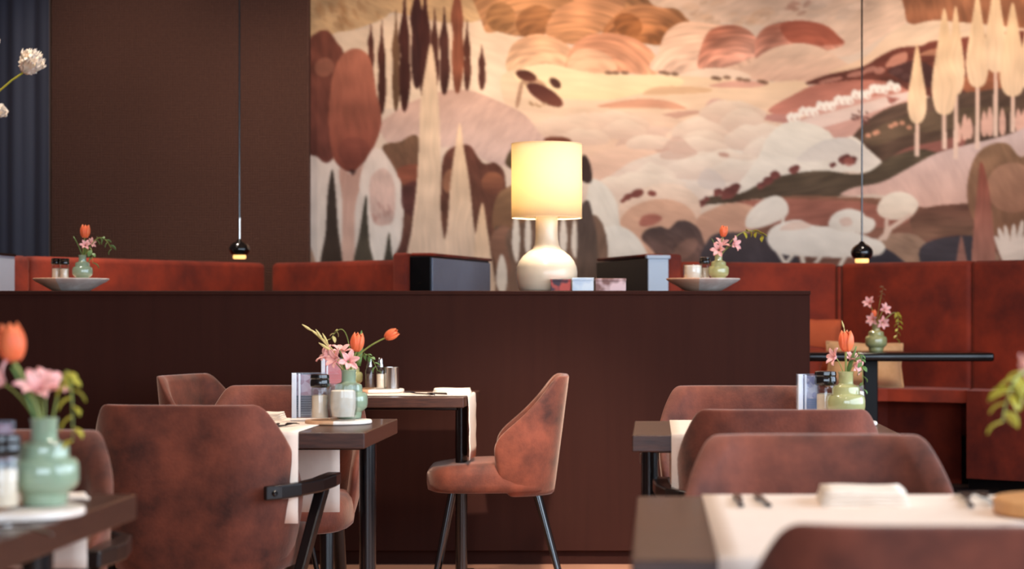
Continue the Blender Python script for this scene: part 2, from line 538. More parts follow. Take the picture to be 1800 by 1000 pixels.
# brown wooded top, drawn with arching strokes
paint([(852, -110), (1330, -110), (1300, -5), (1215, 38), (1160, 75), (1120, 66), (1060, 56), (1010, 76), (960, 60), (915, 64), (878, 56), (848, 42)], (170, 112, 68), (176, 118, 76), arc=(960, 120), amp=0.28)
paint(ell(940, 38, 34, 28, -20), (158, 100, 58), (140, 86, 50), arc=(960, 80), amp=0.22)
paint(ell(880, 30, 26, 26, 10), (158, 104, 62), arc=(900, 70), amp=0.22)
paint([(960, 60), (975, 20), (1010, 0), (1070, -30), (1100, 0), (1080, 40), (1040, 62), (1005, 78)], (196, 130, 88), (186, 124, 80), arc=(1010, 130), amp=0.22)
paint([(1062, 62), (1078, 30), (1110, 10), (1150, 6), (1190, 20), (1214, 38), (1170, 76), (1130, 76)], (188, 122, 78), (156, 92, 50), arc=(1130, 90), amp=0.26)
paint(ell(1104, 44, 26, 20, 25), (146, 86, 46), arc=(1130, 80), amp=0.2)
paint([(1120, -110), (1620, -110), (1592, 40), (1560, 60), (1480, 100), (1400, 60), (1330, 44), (1260, 40), (1215, 38), (1190, 16), (1140, 0)], (216, 172, 138), (216, 178, 152), st=(-20, 40, 7), amp=0.10)
dabs(1270, 25, 90, 22, 24, (196, 150, 116), 5, (6, 18), -20, 0.35)
dabs(1440, 15, 70, 30, 18, (222, 186, 160), 6, (8, 20), -30, 0.4)
dabs(1405, 14, 22, 12, 10, (180, 120, 96), 61, (5, 12), -20, 0.4)
# row of rounded hills
paint([(900, 130), (895, 90), (915, 68), (950, 60), (990, 74), (1014, 100), (1020, 128)], (212, 152, 110), (226, 176, 136), arc=(950, 140), amp=0.18)
paint([(1000, 132), (1002, 90), (1030, 64), (1075, 58), (1120, 70), (1152, 98), (1156, 130), (1090, 128)], (212, 138, 98), (220, 150, 112), arc=(1050, 150), amp=0.18)
paint([(1000, 130), (1008, 92), (1040, 86), (1072, 100), (1080, 126)], (230, 174, 134), arc=(1030, 150), amp=0.1, alpha=0.85)
paint([(1154, 126), (1158, 90), (1172, 56), (1205, 38), (1255, 42), (1300, 50), (1334, 78), (1340, 126)], (224, 174, 140), (222, 176, 148), arc=(1230, 150), amp=0.14)
paint([(1228, 120), (1232, 84), (1250, 52), (1290, 44), (1322, 58), (1338, 90), (1300, 110), (1260, 122)], (182, 104, 76), (212, 150, 126), ang=60, arc=(1290, 140), amp=0.26)
paint([(1326, 80), (1340, 52), (1370, 40), (1410, 36), (1450, 44), (1472, 62), (1484, 78), (1440, 92), (1380, 96), (1335, 112)], (178, 100, 76), (206, 142, 118), arc=(1390, 130), amp=0.24)
paint([(1372, 44), (1410, 37), (1452, 46), (1474, 64), (1482, 76), (1440, 80), (1390, 74)], (164, 84, 62), arc=(1410, 110), amp=0.12)
paint([(1296, 130), (1322, 108), (1360, 84), (1410, 76), (1452, 88), (1490, 112), (1516, 124), (1440, 142), (1340, 142)], (222, 182, 152), (212, 164, 138), st=(-25, 40, 7), amp=0.08)
paint([(1190, 134), (1240, 120), (1290, 122), (1320, 136), (1260, 144)], (228, 192, 164), amp=0.04)
# plains
paint([(880, 136), (960, 122), (1050, 130), (1180, 132), (1340, 144), (1420, 150), (1400, 240), (1200, 230), (1040, 250), (920, 230)], (232, 192, 152), (224, 186, 160), st=(4, 90, 8), amp=0.06)
paint([(905, 128), (960, 112), (1040, 128), (1180, 134), (1196, 150), (1120, 166), (1060, 176), (960, 170), (920, 150)], (238, 204, 158), (240, 206, 156), st=(6, 90, 7), amp=0.05)
paint([(1130, 166), (1160, 152), (1240, 154), (1246, 162), (1180, 166)], (212, 166, 126), amp=0.06)
paint([(1050, 186), (1120, 174), (1176, 178), (1206, 192), (1150, 190), (1090, 190)], (212, 148, 116), amp=0.06)
paint([(1246, 152), (1290, 142), (1350, 146), (1320, 154)], (208, 150, 128), amp=0.06)
paint([(1152, 206), (1190, 196), (1236, 196), (1200, 206), (1164, 214)], (194, 146, 124), amp=0.06)
paint([(1280, 200), (1330, 202), (1380, 198), (1402, 190), (1386, 216), (1358, 224), (1312, 212)], (180, 122, 110), (186, 128, 116), st=(0, 50, 5), amp=0.08)
paint([(1240, 190), (1252, 174), (1276, 178), (1282, 196), (1262, 204)], (206, 158, 142), amp=0.06)
for sx, sy in ((1164, 127), (1172, 129), (1186, 130), (1256, 137), (1262, 138), (1278, 136), (1300, 139), (1312, 141), (1338, 143), (1344, 145), (1082, 128), (1098, 128), (1070, 128)):
    paint(ell(sx, sy, 7, 3.2, 6, 8), (112, 78, 58), alpha=0.8)
# scalloped clouds of the middle distance, far to near
CL = [((985, 236), (1040, 200), (1110, 196), (1180, 206), (1230, 228), (1240, 262), (1100, 280), (980, 276), (222, 184, 156), (216, 176, 150)),
      ((1080, 262), (1100, 236), (1150, 222), (1200, 232), (1228, 248), (1238, 268), (1160, 282), (1090, 284), (216, 180, 158), (188, 146, 128)),
      ((1170, 238), (1220, 212), (1290, 200), (1350, 212), (1400, 224), (1420, 262), (1300, 282), (1210, 262), (222, 186, 158), (216, 186, 166)),
      ((1010, 318), (1030, 280), (1070, 262), (1110, 252), (1150, 264), (1166, 290), (1110, 316), (1040, 330), (222, 182, 156), (210, 168, 148)),
      ((1060, 330), (1100, 290), (1140, 274), (1190, 262), (1250, 260), (1290, 276), (1310, 310), (1260, 340), (1150, 344), (214, 196, 180), (212, 180, 164)),
      ((1250, 300), (1260, 270), (1310, 246), (1370, 232), (1410, 222), (1450, 216), (1500, 236), (1530, 270), (1440, 300), (1340, 318), (220, 204, 188), (216, 202, 188)),
      ((1150, 340), (1200, 308), (1260, 300), (1320, 300), (1380, 290), (1420, 300), (1360, 330), (1250, 350), (216, 204, 192), (214, 192, 178))]
for c in CL:
    paint(c[:-2], c[-2], c[-1], st=(12, 60, 7), amp=0.06)
def puff(cx, cy, w_, h_, top, bot, seed):
    """one soft mound: a lobed top edge, lit pigment above and a rosier underside"""
    r = random.Random(seed)
    n = max(4, int(w_ / 16))
    up = []
    for i in range(n + 1):
        t = i / n
        base = math.sin(PI * (0.06 + 0.88 * t)) ** 0.7
        up.append((cx - w_ / 2 + w_ * t, cy - h_ * (base * r.uniform(0.82, 1.08))))
    paint(up + [(cx + w_ * 0.42, cy + h_ * 0.25), (cx, cy + h_ * 0.35), (cx - w_ * 0.42, cy + h_ * 0.25)], top, bot, st=(8, 40, 8), amp=0.05)
R_ = random.Random(5)
mounds = []
for k in range(34):
    mx_ = R_.uniform(990, 1500); my_ = R_.uniform(205, 345)
    if my_ > 345 - (mx_ - 1150) * 0.22 and mx_ > 1180: my_ = 225 + R_.random() * 60
    mounds.append((my_, mx_))
mounds.sort()
for k, (my_, mx_) in enumerate(mounds):
    f = min(1, max(0, (my_ - 205) / 110)) * 0.6 + min(1, max(0, (mx_ - 1000) / 400)) * 0.4
    top = tuple(a + (b - a) * f for a, b in zip((228, 192, 162), (226, 214, 200)))
    bot = tuple(a + (b - a) * f for a, b in zip((206, 164, 140), (204, 184, 172)))
    if mx_ > 1380 and my_ < 235: continue
    puff(mx_, my_, R_.uniform(70, 150), R_.uniform(20, 36), top, bot, k)
paint([(1226, 322), (1240, 296), (1262, 304), (1276, 326), (1252, 334)], (192, 178, 172), alpha=0.6, amp=0.05)
paint([(1160, 276), (1176, 246), (1196, 240), (1212, 256), (1226, 270), (1196, 280)], (190, 152, 136), alpha=0.6, amp=0.08)
paint(ell(1272, 272, 10, 4, 8), (176, 124, 108), alpha=0.7)
# right: reddish slopes below the dark ridge
paint([(1350, 196), (1400, 164), (1440, 148), (1530, 138), (1600, 150), (1612, 170), (1500, 182), (1420, 200)], (176, 104, 86), (186, 116, 98), st=(-12, 60, 6), amp=0.10)
paint([(1376, 224), (1440, 196), (1520, 172), (1610, 162), (1620, 176), (1560, 208), (1490, 246), (1430, 226)], (204, 150, 134), (196, 146, 132), st=(-25, 60, 7), amp=0.07)
paint([(1350, 240), (1400, 214), (1480, 192), (1600, 160), (1606, 170), (1500, 208), (1420, 230)], (216, 186, 172), amp=0.05)
paint([(1455, 128), (1520, 100), (1560, 62), (1600, 42), (1680, 34), (1870, 44), (1870, 110), (1700, 92), (1600, 100), (1540, 118)], (226, 190, 158), (220, 178, 144), st=(-18, 60, 8), amp=0.07)
paint([(1584, -110), (1870, -110), (1870, 60), (1800, 50), (1700, 40), (1640, 36), (1602, 42), (1590, 16)], (160, 106, 72), (150, 88, 58), st=(80, 40, 9), amp=0.2)
paint([(1416, 146), (1456, 131), (1514, 118), (1548, 98), (1580, 84), (1620, 80), (1660, 70), (1870, 60), (1870, 190), (1700, 180), (1612, 164), (1570, 146), (1510, 140), (1440, 148)], (120, 56, 42), (84, 48, 40), st=(-10, 50, 6), amp=0.2)
paint([(1556, 116), (1570, 98), (1594, 92), (1590, 112), (1562, 118)], (196, 128, 104), alpha=0.85)
paint([(1616, 96), (1632, 88), (1650, 86), (1650, 96), (1628, 98)], (196, 128, 96), alpha=0.85)
for sx, sy, rx, ry in ((1460, 141, 22, 4), (1506, 130, 18, 5), (1530, 122, 12, 5), (1576, 126, 12, 6), (1546, 124, 10, 6), (1592, 134, 8, 5)):
    paint(ell(sx, sy, rx, ry, -12), (186, 122, 104), alpha=0.8)
paint([(1560, 124), (1584, 112), (1610, 106), (1640, 120), (1640, 150), (1600, 146), (1576, 136)], (66, 40, 38), alpha=0.8)
paint([(1690, 140), (1760, 120), (1870, 130), (1870, 176), (1720, 170)], (150, 86, 58), amp=0.15)
# dark olive hill
paint([(1496, 250), (1520, 216), (1560, 190), (1610, 176), (1700, 162), (1870, 160), (1870, 290), (1720, 268), (1600, 290), (1540, 300), (1512, 284)], (86, 64, 52), (84, 62, 50), st=(-20, 70, 6), amp=0.22)
paint([(1520, 240), (1580, 208), (1680, 190), (1780, 190), (1700, 222), (1600, 236), (1540, 256)], (100, 80, 60), st=(-15, 60, 5), alpha=0.6, amp=0.2)
paint([(1560, 284), (1590, 262), (1640, 250), (1690, 240), (1690, 258), (1620, 272), (1570, 290)], (140, 84, 74), st=(-18, 60, 5), amp=0.12)
for sx, sy in ((1526, 238), (1542, 232), (1566, 222), (1574, 218), (1586, 216), (1598, 224), (1538, 234)):
    paint(ell(sx, sy, 5, 4), (196, 132, 104), alpha=0.9)
for sx, sy, h in ((1696, 222, 44), (1730, 216, 44), (1740, 212, 50), (1762, 212, 46), (1704, 224, 36), (1790, 210, 40), (1684, 232, 34), (1800, 212, 40)):
    paint([(sx, sy - h * 0.5), (sx + 6, sy), (sx + 4, sy + h * 0.5), (sx - 4, sy + h * 0.5), (sx - 6, sy)], (208, 158, 140), amp=0.06)
for i in range(19):   # small white orchard trees
    t = i / 18
    sx, sy = 1390 + 186 * t, 206 - 52 * min(1, t * 1.15) + 4 * math.sin(i * 2.1)
    paint(ell(sx, sy, 7.5, 8.5, 20 * math.sin(i), 10, 0.1), (230, 216, 202), amp=0.05)
    paint(ell(sx + 2, sy + 3, 2.2, 3), (196, 150, 134), alpha=0.8)
dabs(1512, 208, 18, 14, 12, (92, 54, 48), 14, (3, 7), 40, 0.8)
dabs(1568, 178, 12, 8, 6, (150, 84, 72), 15, (3, 7), 20, 0.8)
# white cloud bank in front of the olive hill
paint([(1290, 330), (1330, 280), (1350, 240), (1380, 216), (1420, 216), (1455, 230), (1470, 246), (1500, 240), (1526, 262), (1552, 288), (1536, 302), (1480, 302), (1430, 312), (1380, 318), (1310, 348), (1240, 360)], (222, 210, 194), (216, 204, 192), st=(20, 60, 8), amp=0.05)
paint([(1400, 280), (1440, 250), (1490, 242), (1522, 262), (1548, 288), (1500, 296), (1460, 282), (1420, 284)], (200, 190, 182), (216, 202, 190), st=(30, 40, 7), amp=0.05)
paint([(1218, 366), (1246, 346), (1300, 340), (1350, 316), (1400, 304), (1450, 300), (1500, 306), (1530, 300), (1566, 276), (1620, 262), (1650, 280), (1580, 320), (1480, 345), (1400, 345), (1330, 350), (1290, 356), (1240, 360)], (84, 70, 54), (78, 62, 50), st=(-10, 70, 5), amp=0.2)
for sx, sy, r_ in ((1396, 298, 10), (1362, 308, 10), (1350, 318, 10), (1338, 326, 8), (1290, 332, 12), (1280, 340, 14), (1262, 338, 9), (1232, 358, 9), (1242, 350, 6), (1484, 280, 11), (1498, 282, 9), (1464, 290, 6)):
    paint(ell(sx, sy, r_, r_ * 0.72, -25, 9, 0.12), (96, 52, 48), (128, 70, 64), amp=0.15)
paint(ell(1492, 284, 9, 8), (168, 92, 80), alpha=0.7)
# reddish brown fields and lilac hill
paint([(1330, 352), (1400, 344), (1480, 346), (1560, 350), (1640, 366), (1720, 372), (1870, 380), (1870, 470), (1300, 470), (1240, 420), (1250, 370)], (126, 84, 66), (120, 78, 66), st=(-8, 80, 6), amp=0.2)
paint([(1250, 380), (1300, 354), (1400, 350), (1520, 356), (1600, 380), (1560, 400), (1440, 396), (1340, 396)], (158, 96, 80), (146, 88, 74), st=(-10, 60, 6), amp=0.12)
paint([(1478, 344), (1500, 330), (1550, 320), (1600, 294), (1650, 268), (1710, 252), (1780, 234), (1870, 200), (1870, 330), (1760, 360), (1690, 360), (1620, 364), (1590, 350), (1540, 342)], (192, 170, 168), (206, 160, 144), st=(70, 40, 7), amp=0.06)
paint([(1612, 372), (1660, 360), (1740, 364), (1740, 420), (1680, 410), (1620, 420), (1600, 392)], (104, 66, 54), (124, 88, 70), st=(-6, 60, 5), amp=0.18)
paint([(1540, 420), (1600, 410), (1640, 430), (1700, 420), (1740, 430), (1740, 470), (1530, 470)], (150, 116, 96), st=(20, 30, 5), amp=0.15)
paint([(1616, 440), (1640, 422), (1690, 414), (1716, 422), (1716, 470), (1630, 470)], (66, 58, 64), st=(0, 40, 6), amp=0.1)
paint([(1520, 440), (1548, 434), (1580, 452), (1600, 480), (1500, 480)], (58, 52, 60), amp=0.1)
# brown dome and red cypress at right
paint([(1700, 330), (1712, 280), (1736, 256), (1770, 252), (1796, 276), (1830, 250), (1870, 240), (1870, 420), (1740, 410), (1708, 380)], (140, 104, 78), (132, 88, 66), st=(75, 40, 8), amp=0.14)
paint(ell(1780, 330, 46, 44), (178, 128, 104), (160, 108, 86), st=(60, 40, 8), alpha=0.7)
paint([(1724, 284), (1736, 320), (1744, 380), (1748, 470), (1710, 470), (1712, 400), (1718, 330)], (136, 70, 56), (174, 116, 100), st=(90, 60, 5), amp=0.12)
paint([(1690, 414), (1696, 440), (1700, 470), (1682, 470), (1684, 440)], (150, 100, 88), amp=0.1)
for x0_, y0_, x1_, y1_ in ((1776, 460, 1758, 408), (1776, 460, 1768, 404), (1780, 460, 1782, 402), (1784, 460, 1796, 396), (1790, 460, 1806, 410), (1774, 456, 1752, 420)):
    paint([(x0_ - 7, y0_ + 12), (x1_ - 4, y1_), (x1_ + 4, y1_), (x0_ + 7, y0_ + 12)], (218, 196, 182), amp=0.05)
# tall pale trees upper right
for tx, ty, by, hw, ky in ((1680, 10, 165, 16, 280), (1660, 14, 200, 22, 262), (1612, 78, 216, 17, 275), (1718, -10, 152, 20, 262), (1750, -40, 126, 19, 240), (1780, 4, 168, 23, 232), (1816, -20, 160, 22, 230)):
    paint([(tx - 3.2, by - 12), (tx + 3.2, by - 12), (tx + 4, ky), (tx - 4, ky)], (214, 172, 150), (216, 182, 164), sharp=True, amp=0.04)
    paint([(tx, ty), (tx + hw * 0.55, ty + (by - ty) * 0.35), (tx + hw, ty + (by - ty) * 0.72), (tx + hw * 0.72, by - 8), (tx, by + 2), (tx - hw * 0.72, by - 8), (tx - hw, ty + (by - ty) * 0.72), (tx - hw * 0.55, ty + (by - ty) * 0.35)],
          (222, 178, 132), (224, 186, 150), st=(90, 70, 5), amp=0.09)
# pale scallops and dark shrubs lower middle
paint([(1086, 388), (1096, 352), (1130, 330), (1180, 322), (1220, 340), (1232, 372), (1220, 420), (1120, 440)], (222, 196, 176), (206, 162, 138), st=(15, 40, 7), amp=0.07)
paint([(1084, 420), (1100, 372), (1150, 350), (1196, 356), (1222, 380), (1226, 430), (1160, 460), (1100, 460)], (204, 158, 132), (194, 146, 122), st=(15, 40, 7), amp=0.08)
paint([(1226, 460), (1224, 390), (1250, 368), (1290, 356), (1330, 366), (1344, 390), (1300, 420), (1290, 460)], (200, 152, 126), (176, 128, 108), st=(15, 40, 7), amp=0.08)
for sx, sy, r_, k in ((1104, 346, 9, -25), (1120, 340, 12, -20), (1146, 340, 8, 10), (1096, 352, 6, -30)):
    paint(ell(sx, sy, r_, r_ * 0.6, k), (124, 66, 58), amp=0.15)
paint([(1124, 396), (1130, 380), (1150, 376), (1164, 384), (1146, 396)], (164, 98, 84), amp=0.12)
paint([(1030, 470), (1034, 330), (1060, 322), (1084, 356), (1092, 400), (1120, 424), (1140, 470)], (216, 206, 194), (206, 194, 182), st=(60, 40, 9), amp=0.05)
paint([(1040, 480), (1046, 416), (1080, 396), (1116, 412), (1140, 450), (1150, 480)], (218, 210, 200), (202, 190, 178), st=(60, 40, 9), amp=0.05)
paint([(1128, 420), (1136, 404), (1160, 398), (1176, 402), (1192, 388), (1216, 392), (1234, 414), (1240, 470), (1160, 470), (1150, 444)], (78, 62, 60), (116, 82, 72), st=(40, 30, 6), amp=0.2)
paint(ell(1205, 438, 26, 14, -40), (146, 104, 88), alpha=0.5, amp=0.15)
paint([(1242, 470), (1246, 420), (1280, 408), (1340, 412), (1372, 420), (1400, 470)], (76, 64, 66), (62, 54, 60), st=(70, 30, 7), amp=0.12)
# white trees
WH, WH2 = (226, 216, 204), (214, 200, 186)
paint([(1310, 396), (1316, 374), (1340, 352), (1366, 344), (1384, 358), (1382, 380), (1350, 396), (1322, 402)], WH, WH2, st=(-30, 40, 8), amp=0.05)
paint([(1376, 380), (1380, 378), (1380, 402), (1398, 420), (1390, 426), (1372, 404)], WH2, amp=0.04)
paint([(1348, 420), (1360, 398), (1400, 386), (1430, 396), (1470, 400), (1510, 410), (1540, 424), (1540, 444), (1500, 452), (1440, 452), (1380, 448), (1360, 440)], WH, (218, 206, 194), st=(10, 50, 9), amp=0.05)
paint([(1370, 404), (1390, 390), (1414, 390), (1426, 398), (1400, 404)], (216, 180, 162), alpha=0.7, amp=0.05)
for x0_, y0_, x1_, y1_ in ((1366, 440, 1382, 466), (1396, 444, 1380, 466), (1410, 448, 1412, 464), (1444, 450, 1432, 464), (1486, 450, 1476, 468)):
    paint([(x0_ - 4, y0_), (x0_ + 4, y0_), (x1_ + 4, y1_), (x1_ - 4, y1_)], WH2, sharp=True, amp=0.04)
paint([(1456, 396), (1466, 376), (1490, 367), (1514, 372), (1522, 380), (1536, 386), (1538, 398), (1524, 410), (1500, 408), (1474, 406)], WH, WH2, st=(10, 40, 8), amp=0.05)
paint([(1476, 386), (1492, 382), (1498, 394), (1482, 398)], (212, 172, 156), alpha=0.7)
paint([(1520, 424), (1540, 420), (1556, 434), (1546, 448), (1524, 446)], WH, WH2, amp=0.05)
paint([(1542, 372), (1548, 352), (1570, 338), (1596, 340), (1614, 356), (1606, 376), (1580, 386), (1556, 384)], (222, 206, 188), (214, 190, 170), st=(10, 40, 8), amp=0.06)
paint([(1556, 382), (1562, 382), (1562, 398), (1600, 374), (1606, 378), (1568, 404), (1558, 422), (1540, 424), (1554, 408)], (210, 178, 160), amp=0.04, sharp=True)
# --- left group
paint([(535, 470), (535, 235), (600, 290), (700, 250), (722, 300), (722, 470)], (206, 184, 172), (212, 200, 190), st=(88, 60, 8), amp=0.06)
paint([(668, 222), (700, 192), (740, 172), (790, 158), (830, 160), (872, 176), (920, 200), (950, 235), (966, 250), (940, 270), (905, 296), (880, 290), (850, 282), (820, 262), (740, 258), (690, 258)], (202, 156, 134), (200, 168, 158), st=(-50, 30, 6), amp=0.08)
paint([(672, 258), (700, 250), (740, 254), (740, 470), (690, 470), (708, 400), (706, 330), (690, 290)], (116, 82, 60), (88, 50, 46), st=(80, 30, 7), amp=0.2)
paint([(700, 296), (738, 290), (738, 324), (706, 322)], (134, 70, 52), alpha=0.8, amp=0.15)
paint([(706, 330), (738, 322), (738, 380), (710, 370)], (80, 44, 42), alpha=0.8, amp=0.15)
# cypresses in the distance
for tx, ty, by, hw, c in ((652, 40, 124, 6, (98, 50, 38)), (671, 34, 196, 8, (82, 42, 32)), (696, 14, 190, 8, (112, 76, 52)), (711, -20, 190, 11, (70, 34, 28)),
                          (733, -50, 150, 13, (66, 34, 30)), (747, -30, 180, 12, (74, 36, 30)), (764, 12, 158, 8, (86, 44, 34)), (781, 10, 162, 10, (80, 42, 34)),
                          (804, -60, 158, 12, (150, 80, 54)), (821, 34, 156, 7, (96, 50, 36)), (847, 78, 156, 7, (88, 46, 36))):
    L = by - ty
    paint([(tx, ty), (tx + hw * 0.35, ty + L * 0.22), (tx + hw * 0.85, ty + L * 0.42), (tx + hw * 0.78, ty + L * 0.56), (tx + hw, ty + L * 0.76), (tx + hw * 0.4, by), (tx - hw * 0.4, by),
           (tx - hw * 0.85, ty + L * 0.76), (tx - hw * 0.68, ty + L * 0.55), (tx - hw * 0.95, ty + L * 0.4), (tx - hw * 0.3, ty + L * 0.2)], c, tuple(x * 0.9 for x in c), st=(90, 60, 4), amp=0.2)
# round trees at far left
paint([(536, 250), (540, 90), (556, 58), (576, 54), (592, 74), (604, 96), (600, 160), (592, 260), (576, 286), (558, 276)], (122, 64, 48), (96, 50, 42), st=(75, 40, 9), amp=0.18)
paint(ell(570, 118, 18, 16, -30), (166, 100, 76), alpha=0.6, amp=0.1)
paint([(604, 94), (626, 85), (646, 96), (656, 122), (662, 165), (669, 192), (670, 220), (660, 252), (642, 282), (620, 302), (598, 294), (584, 270), (578, 220), (580, 168), (588, 122)], (180, 102, 76), (118, 58, 46), st=(85, 60, 9), amp=0.13)
paint(ell(622, 266, 28, 26), (112, 56, 46), alpha=0.5, amp=0.15)
paint([(596, 298), (618, 306), (644, 286), (636, 320), (624, 370), (622, 470), (602, 470), (602, 360)], (186, 140, 124), (206, 170, 154), st=(90, 50, 4), amp=0.07)
paint([(614, 298), (620, 308), (626, 300)], (60, 34, 32), alpha=0.8)
paint([(636, 300), (648, 272), (660, 260), (676, 270), (694, 304), (705, 322), (704, 366), (706, 416), (690, 452), (660, 470), (646, 440), (640, 360), (632, 330)], (216, 192, 178), (218, 210, 202), st=(80, 40, 8), amp=0.05)
paint([(652, 312), (676, 296), (694, 326), (692, 384), (676, 396), (656, 390), (650, 350)], (196, 152, 138), (190, 142, 130), st=(80, 22, 5), alpha=0.6, amp=0.16)
dabs(668, 372, 18, 16, 8, (172, 118, 106), 71, (5, 10), 80, 0.4)
paint([(584, 298), (590, 340), (594, 400), (600, 470), (564, 470), (572, 410), (576, 340)], (58, 46, 40), (66, 52, 44), st=(90, 40, 5), amp=0.1)
paint([(644, 342), (646, 380), (650, 430), (656, 470), (622, 470), (632, 410), (638, 370)], (62, 56, 46), (84, 74, 62), st=(90, 40, 5), amp=0.1)
paint([(684, 408), (688, 440), (692, 470), (674, 470), (678, 440)], (70, 64, 54), amp=0.1)
paint([(540, 432), (548, 440), (556, 470), (540, 480)], (170, 134, 112), amp=0.08)
# brown group behind the lamp
paint([(776, 300), (784, 268), (804, 256), (826, 256), (840, 276), (852, 288), (870, 286), (886, 302), (890, 330), (900, 360), (912, 420), (920, 520), (770, 520), (772, 400)], (104, 58, 46), (96, 68, 54), st=(70, 30, 6), amp=0.18)
paint(ell(792, 318, 14, 22, 10), (168, 112, 82), alpha=0.7, amp=0.1)
paint(ell(866, 322, 20, 20, 0), (146, 88, 62), (110, 64, 50), amp=0.15)
paint([(866, 400), (872, 350), (890, 330), (920, 326), (936, 360), (930, 400), (900, 410)], (142, 104, 74), (120, 84, 62), amp=0.12)
paint(ell(880, 404, 10, 7), (62, 56, 52), alpha=0.8)
paint([(862, 420), (884, 396), (905, 420), (908, 520), (880, 520), (872, 470)], (132, 92, 74), amp=0.15)
paint([(892, 520), (898, 470), (900, 400), (1050, 380), (1050, 520)], (110, 84, 70), (124, 94, 78), st=(88, 40, 5), amp=0.15)
for tx, ty, by, hw in ((907, 380, 462, 7), (928, 380, 454, 6), (990, 385, 452, 7), (1010, 390, 454, 6), (882, 452, 520, 10)):
    paint([(tx - hw * 0.4, ty), (tx + hw * 0.4, ty), (tx + hw, (ty + by) / 2), (tx + hw * 0.3, by), (tx - hw, (ty + by) / 2 + 10)], (218, 204, 190), amp=0.04)
paint([(1012, 300), (1026, 272), (1038, 290), (1040, 318), (1026, 320)], (62, 44, 40), amp=0.15)
paint([(1018, 372), (1034, 352), (1044, 390), (1050, 430), (1050, 520), (1016, 520), (1014, 440)], (74, 60, 56), (104, 82, 70), st=(90, 40, 6), amp=0.15)
paint(ell(980, 247, 24, 7, 2), (116, 62, 44), amp=0.1)
paint([(888, 286), (900, 262), (910, 280), (904, 298)], (86, 66, 46), amp=0.15)
# pale flame-like cypresses in front
for pts in ([(757, 76), (766, 120), (772, 200), (775, 300), (775, 380), (782, 470), (718, 470), (724, 400), (732, 330), (736, 260), (739, 180), (748, 120)],
            [(808, 216), (815, 260), (825, 320), (832, 390), (840, 470), (776, 470), (786, 400), (792, 320), (800, 260)],
            [(848, 356), (856, 400), (862, 440), (870, 520), (834, 520), (832, 450), (838, 400)]):
    paint(pts, (224, 184, 146), (214, 186, 164), st=(90, 70, 5), amp=0.10)
# the dark tree clump above the lamp
paint(ell(940, 148, 22, 10, 20), (126, 72, 54), alpha=0.5)
paint([(906, 184), (914, 146), (920, 146), (912, 186)], (150, 104, 78), alpha=0.7)
paint(ell(925, 133, 19, 9, 18), (76, 38, 30), (106, 58, 44), amp=0.1)
paint(ell(958, 167, 36, 13, 30), (80, 40, 34), (120, 66, 50), amp=0.1)
paint(ell(976, 146, 12, 7, 40), (80, 46, 36), amp=0.1)
dabs(948, 184, 20, 6, 8, (160, 120, 86), 33, (3, 6), 30, 0.7)

# light overall smoothing, then to linear pigment
for _ in range(1):
    P = np.pad(IMG, ((1, 1), (1, 1), (0, 0)), mode='edge')
    IMG = (P[1:-1, 1:-1] * 2 + P[:-2, 1:-1] + P[2:, 1:-1] + P[1:-1, :-2] + P[1:-1, 2:]) / 6.0
IMG = IMG * 0.90 + IMG.mean(axis=2, keepdims=True) * 0.10
c = np.clip(IMG / 255.0, 0, 1)
LIN = np.where(c <= 0.04045, c / 12.92, ((c + 0.055) / 1.055) ** 2.4)
MX = (GU - CX) / FPX * WALL_D
MZ = CAM_Z - (GV - CY) / FPX * WALL_D
vs = np.stack([MX, np.full_like(MX, WALL_D), MZ], -1).reshape(-1, 3)
idx = np.arange(NU * NV).reshape(NV, NU)
quads = np.stack([idx[:-1, :-1], idx[1:, :-1], idx[1:, 1:], idx[:-1, 1:]], -1).reshape(-1, 4)
me = bpy.data.meshes.new('wall_mural')
me.vertices.add(len(vs)); me.vertices.foreach_set('co', vs.astype(np.float32).ravel())
me.loops.add(quads.size); me.loops.foreach_set('vertex_index', quads.astype(np.int32).ravel())
me.polygons.add(len(quads))
me.polygons.foreach_set('loop_start', np.arange(0, quads.size, 4, dtype=np.int32))
me.update(calc_edges=True)
at_ = me.color_attributes.new('pigment', 'FLOAT_COLOR', 'POINT')
at_.data.foreach_set('color', np.concatenate([LIN.reshape(-1, 3), np.ones((NU * NV, 1))], 1).astype(np.float32).ravel())
mm = mat('mural_print', (0.5, 0.4, 0.35, 1), rough=0.85, bump=0.12, bscale=45, spec=0.2)
an = mm.node_tree.nodes.new('ShaderNodeVertexColor')
an.layer_name = 'pigment'
mm.node_tree.links.new(an.outputs['Color'], mm.node_tree.nodes['Principled BSDF'].inputs['Base Color'])
me.materials.append(mm)
o = bpy.data.objects.new('wall_mural', me)
COL.objects.link(o)
tag(o, 'painted landscape mural in browns, pinks and cream covering the back wall', 'mural')

# ------------------------------------------------------------------ half-height partition
PF = 8.45                       # depth of its front face
PZ = CAM_Z + (CY - 511) / FPX * PF   # its top
PXR = xat(1425, PF)
PXL = -4.3
PT = 0.42
part = thing('partition', 'long dark brown half-height partition across the middle of the room', 'partition', ((PXL + PXR) / 2, PF + PT / 2, 0))
W = PXR - PXL
MB().box((0, 0, (PZ - 0.018 + 0.06) / 2), (W - 0.006, PT - 0.006, PZ - 0.018 - 0.06), bev=0.002, seg=1).build('panel', PARTITION, part, smooth=False)
MB().box((0, 0, PZ - 0.009), (W, PT, 0.018), bev=0.0025, seg=1).build('top_cap', PARTITION, part, smooth=False)
MB().box((0, 0.01, 0.03), (W - 0.04, PT - 0.05, 0.06)).build('plinth', PARTITION, part, smooth=False)

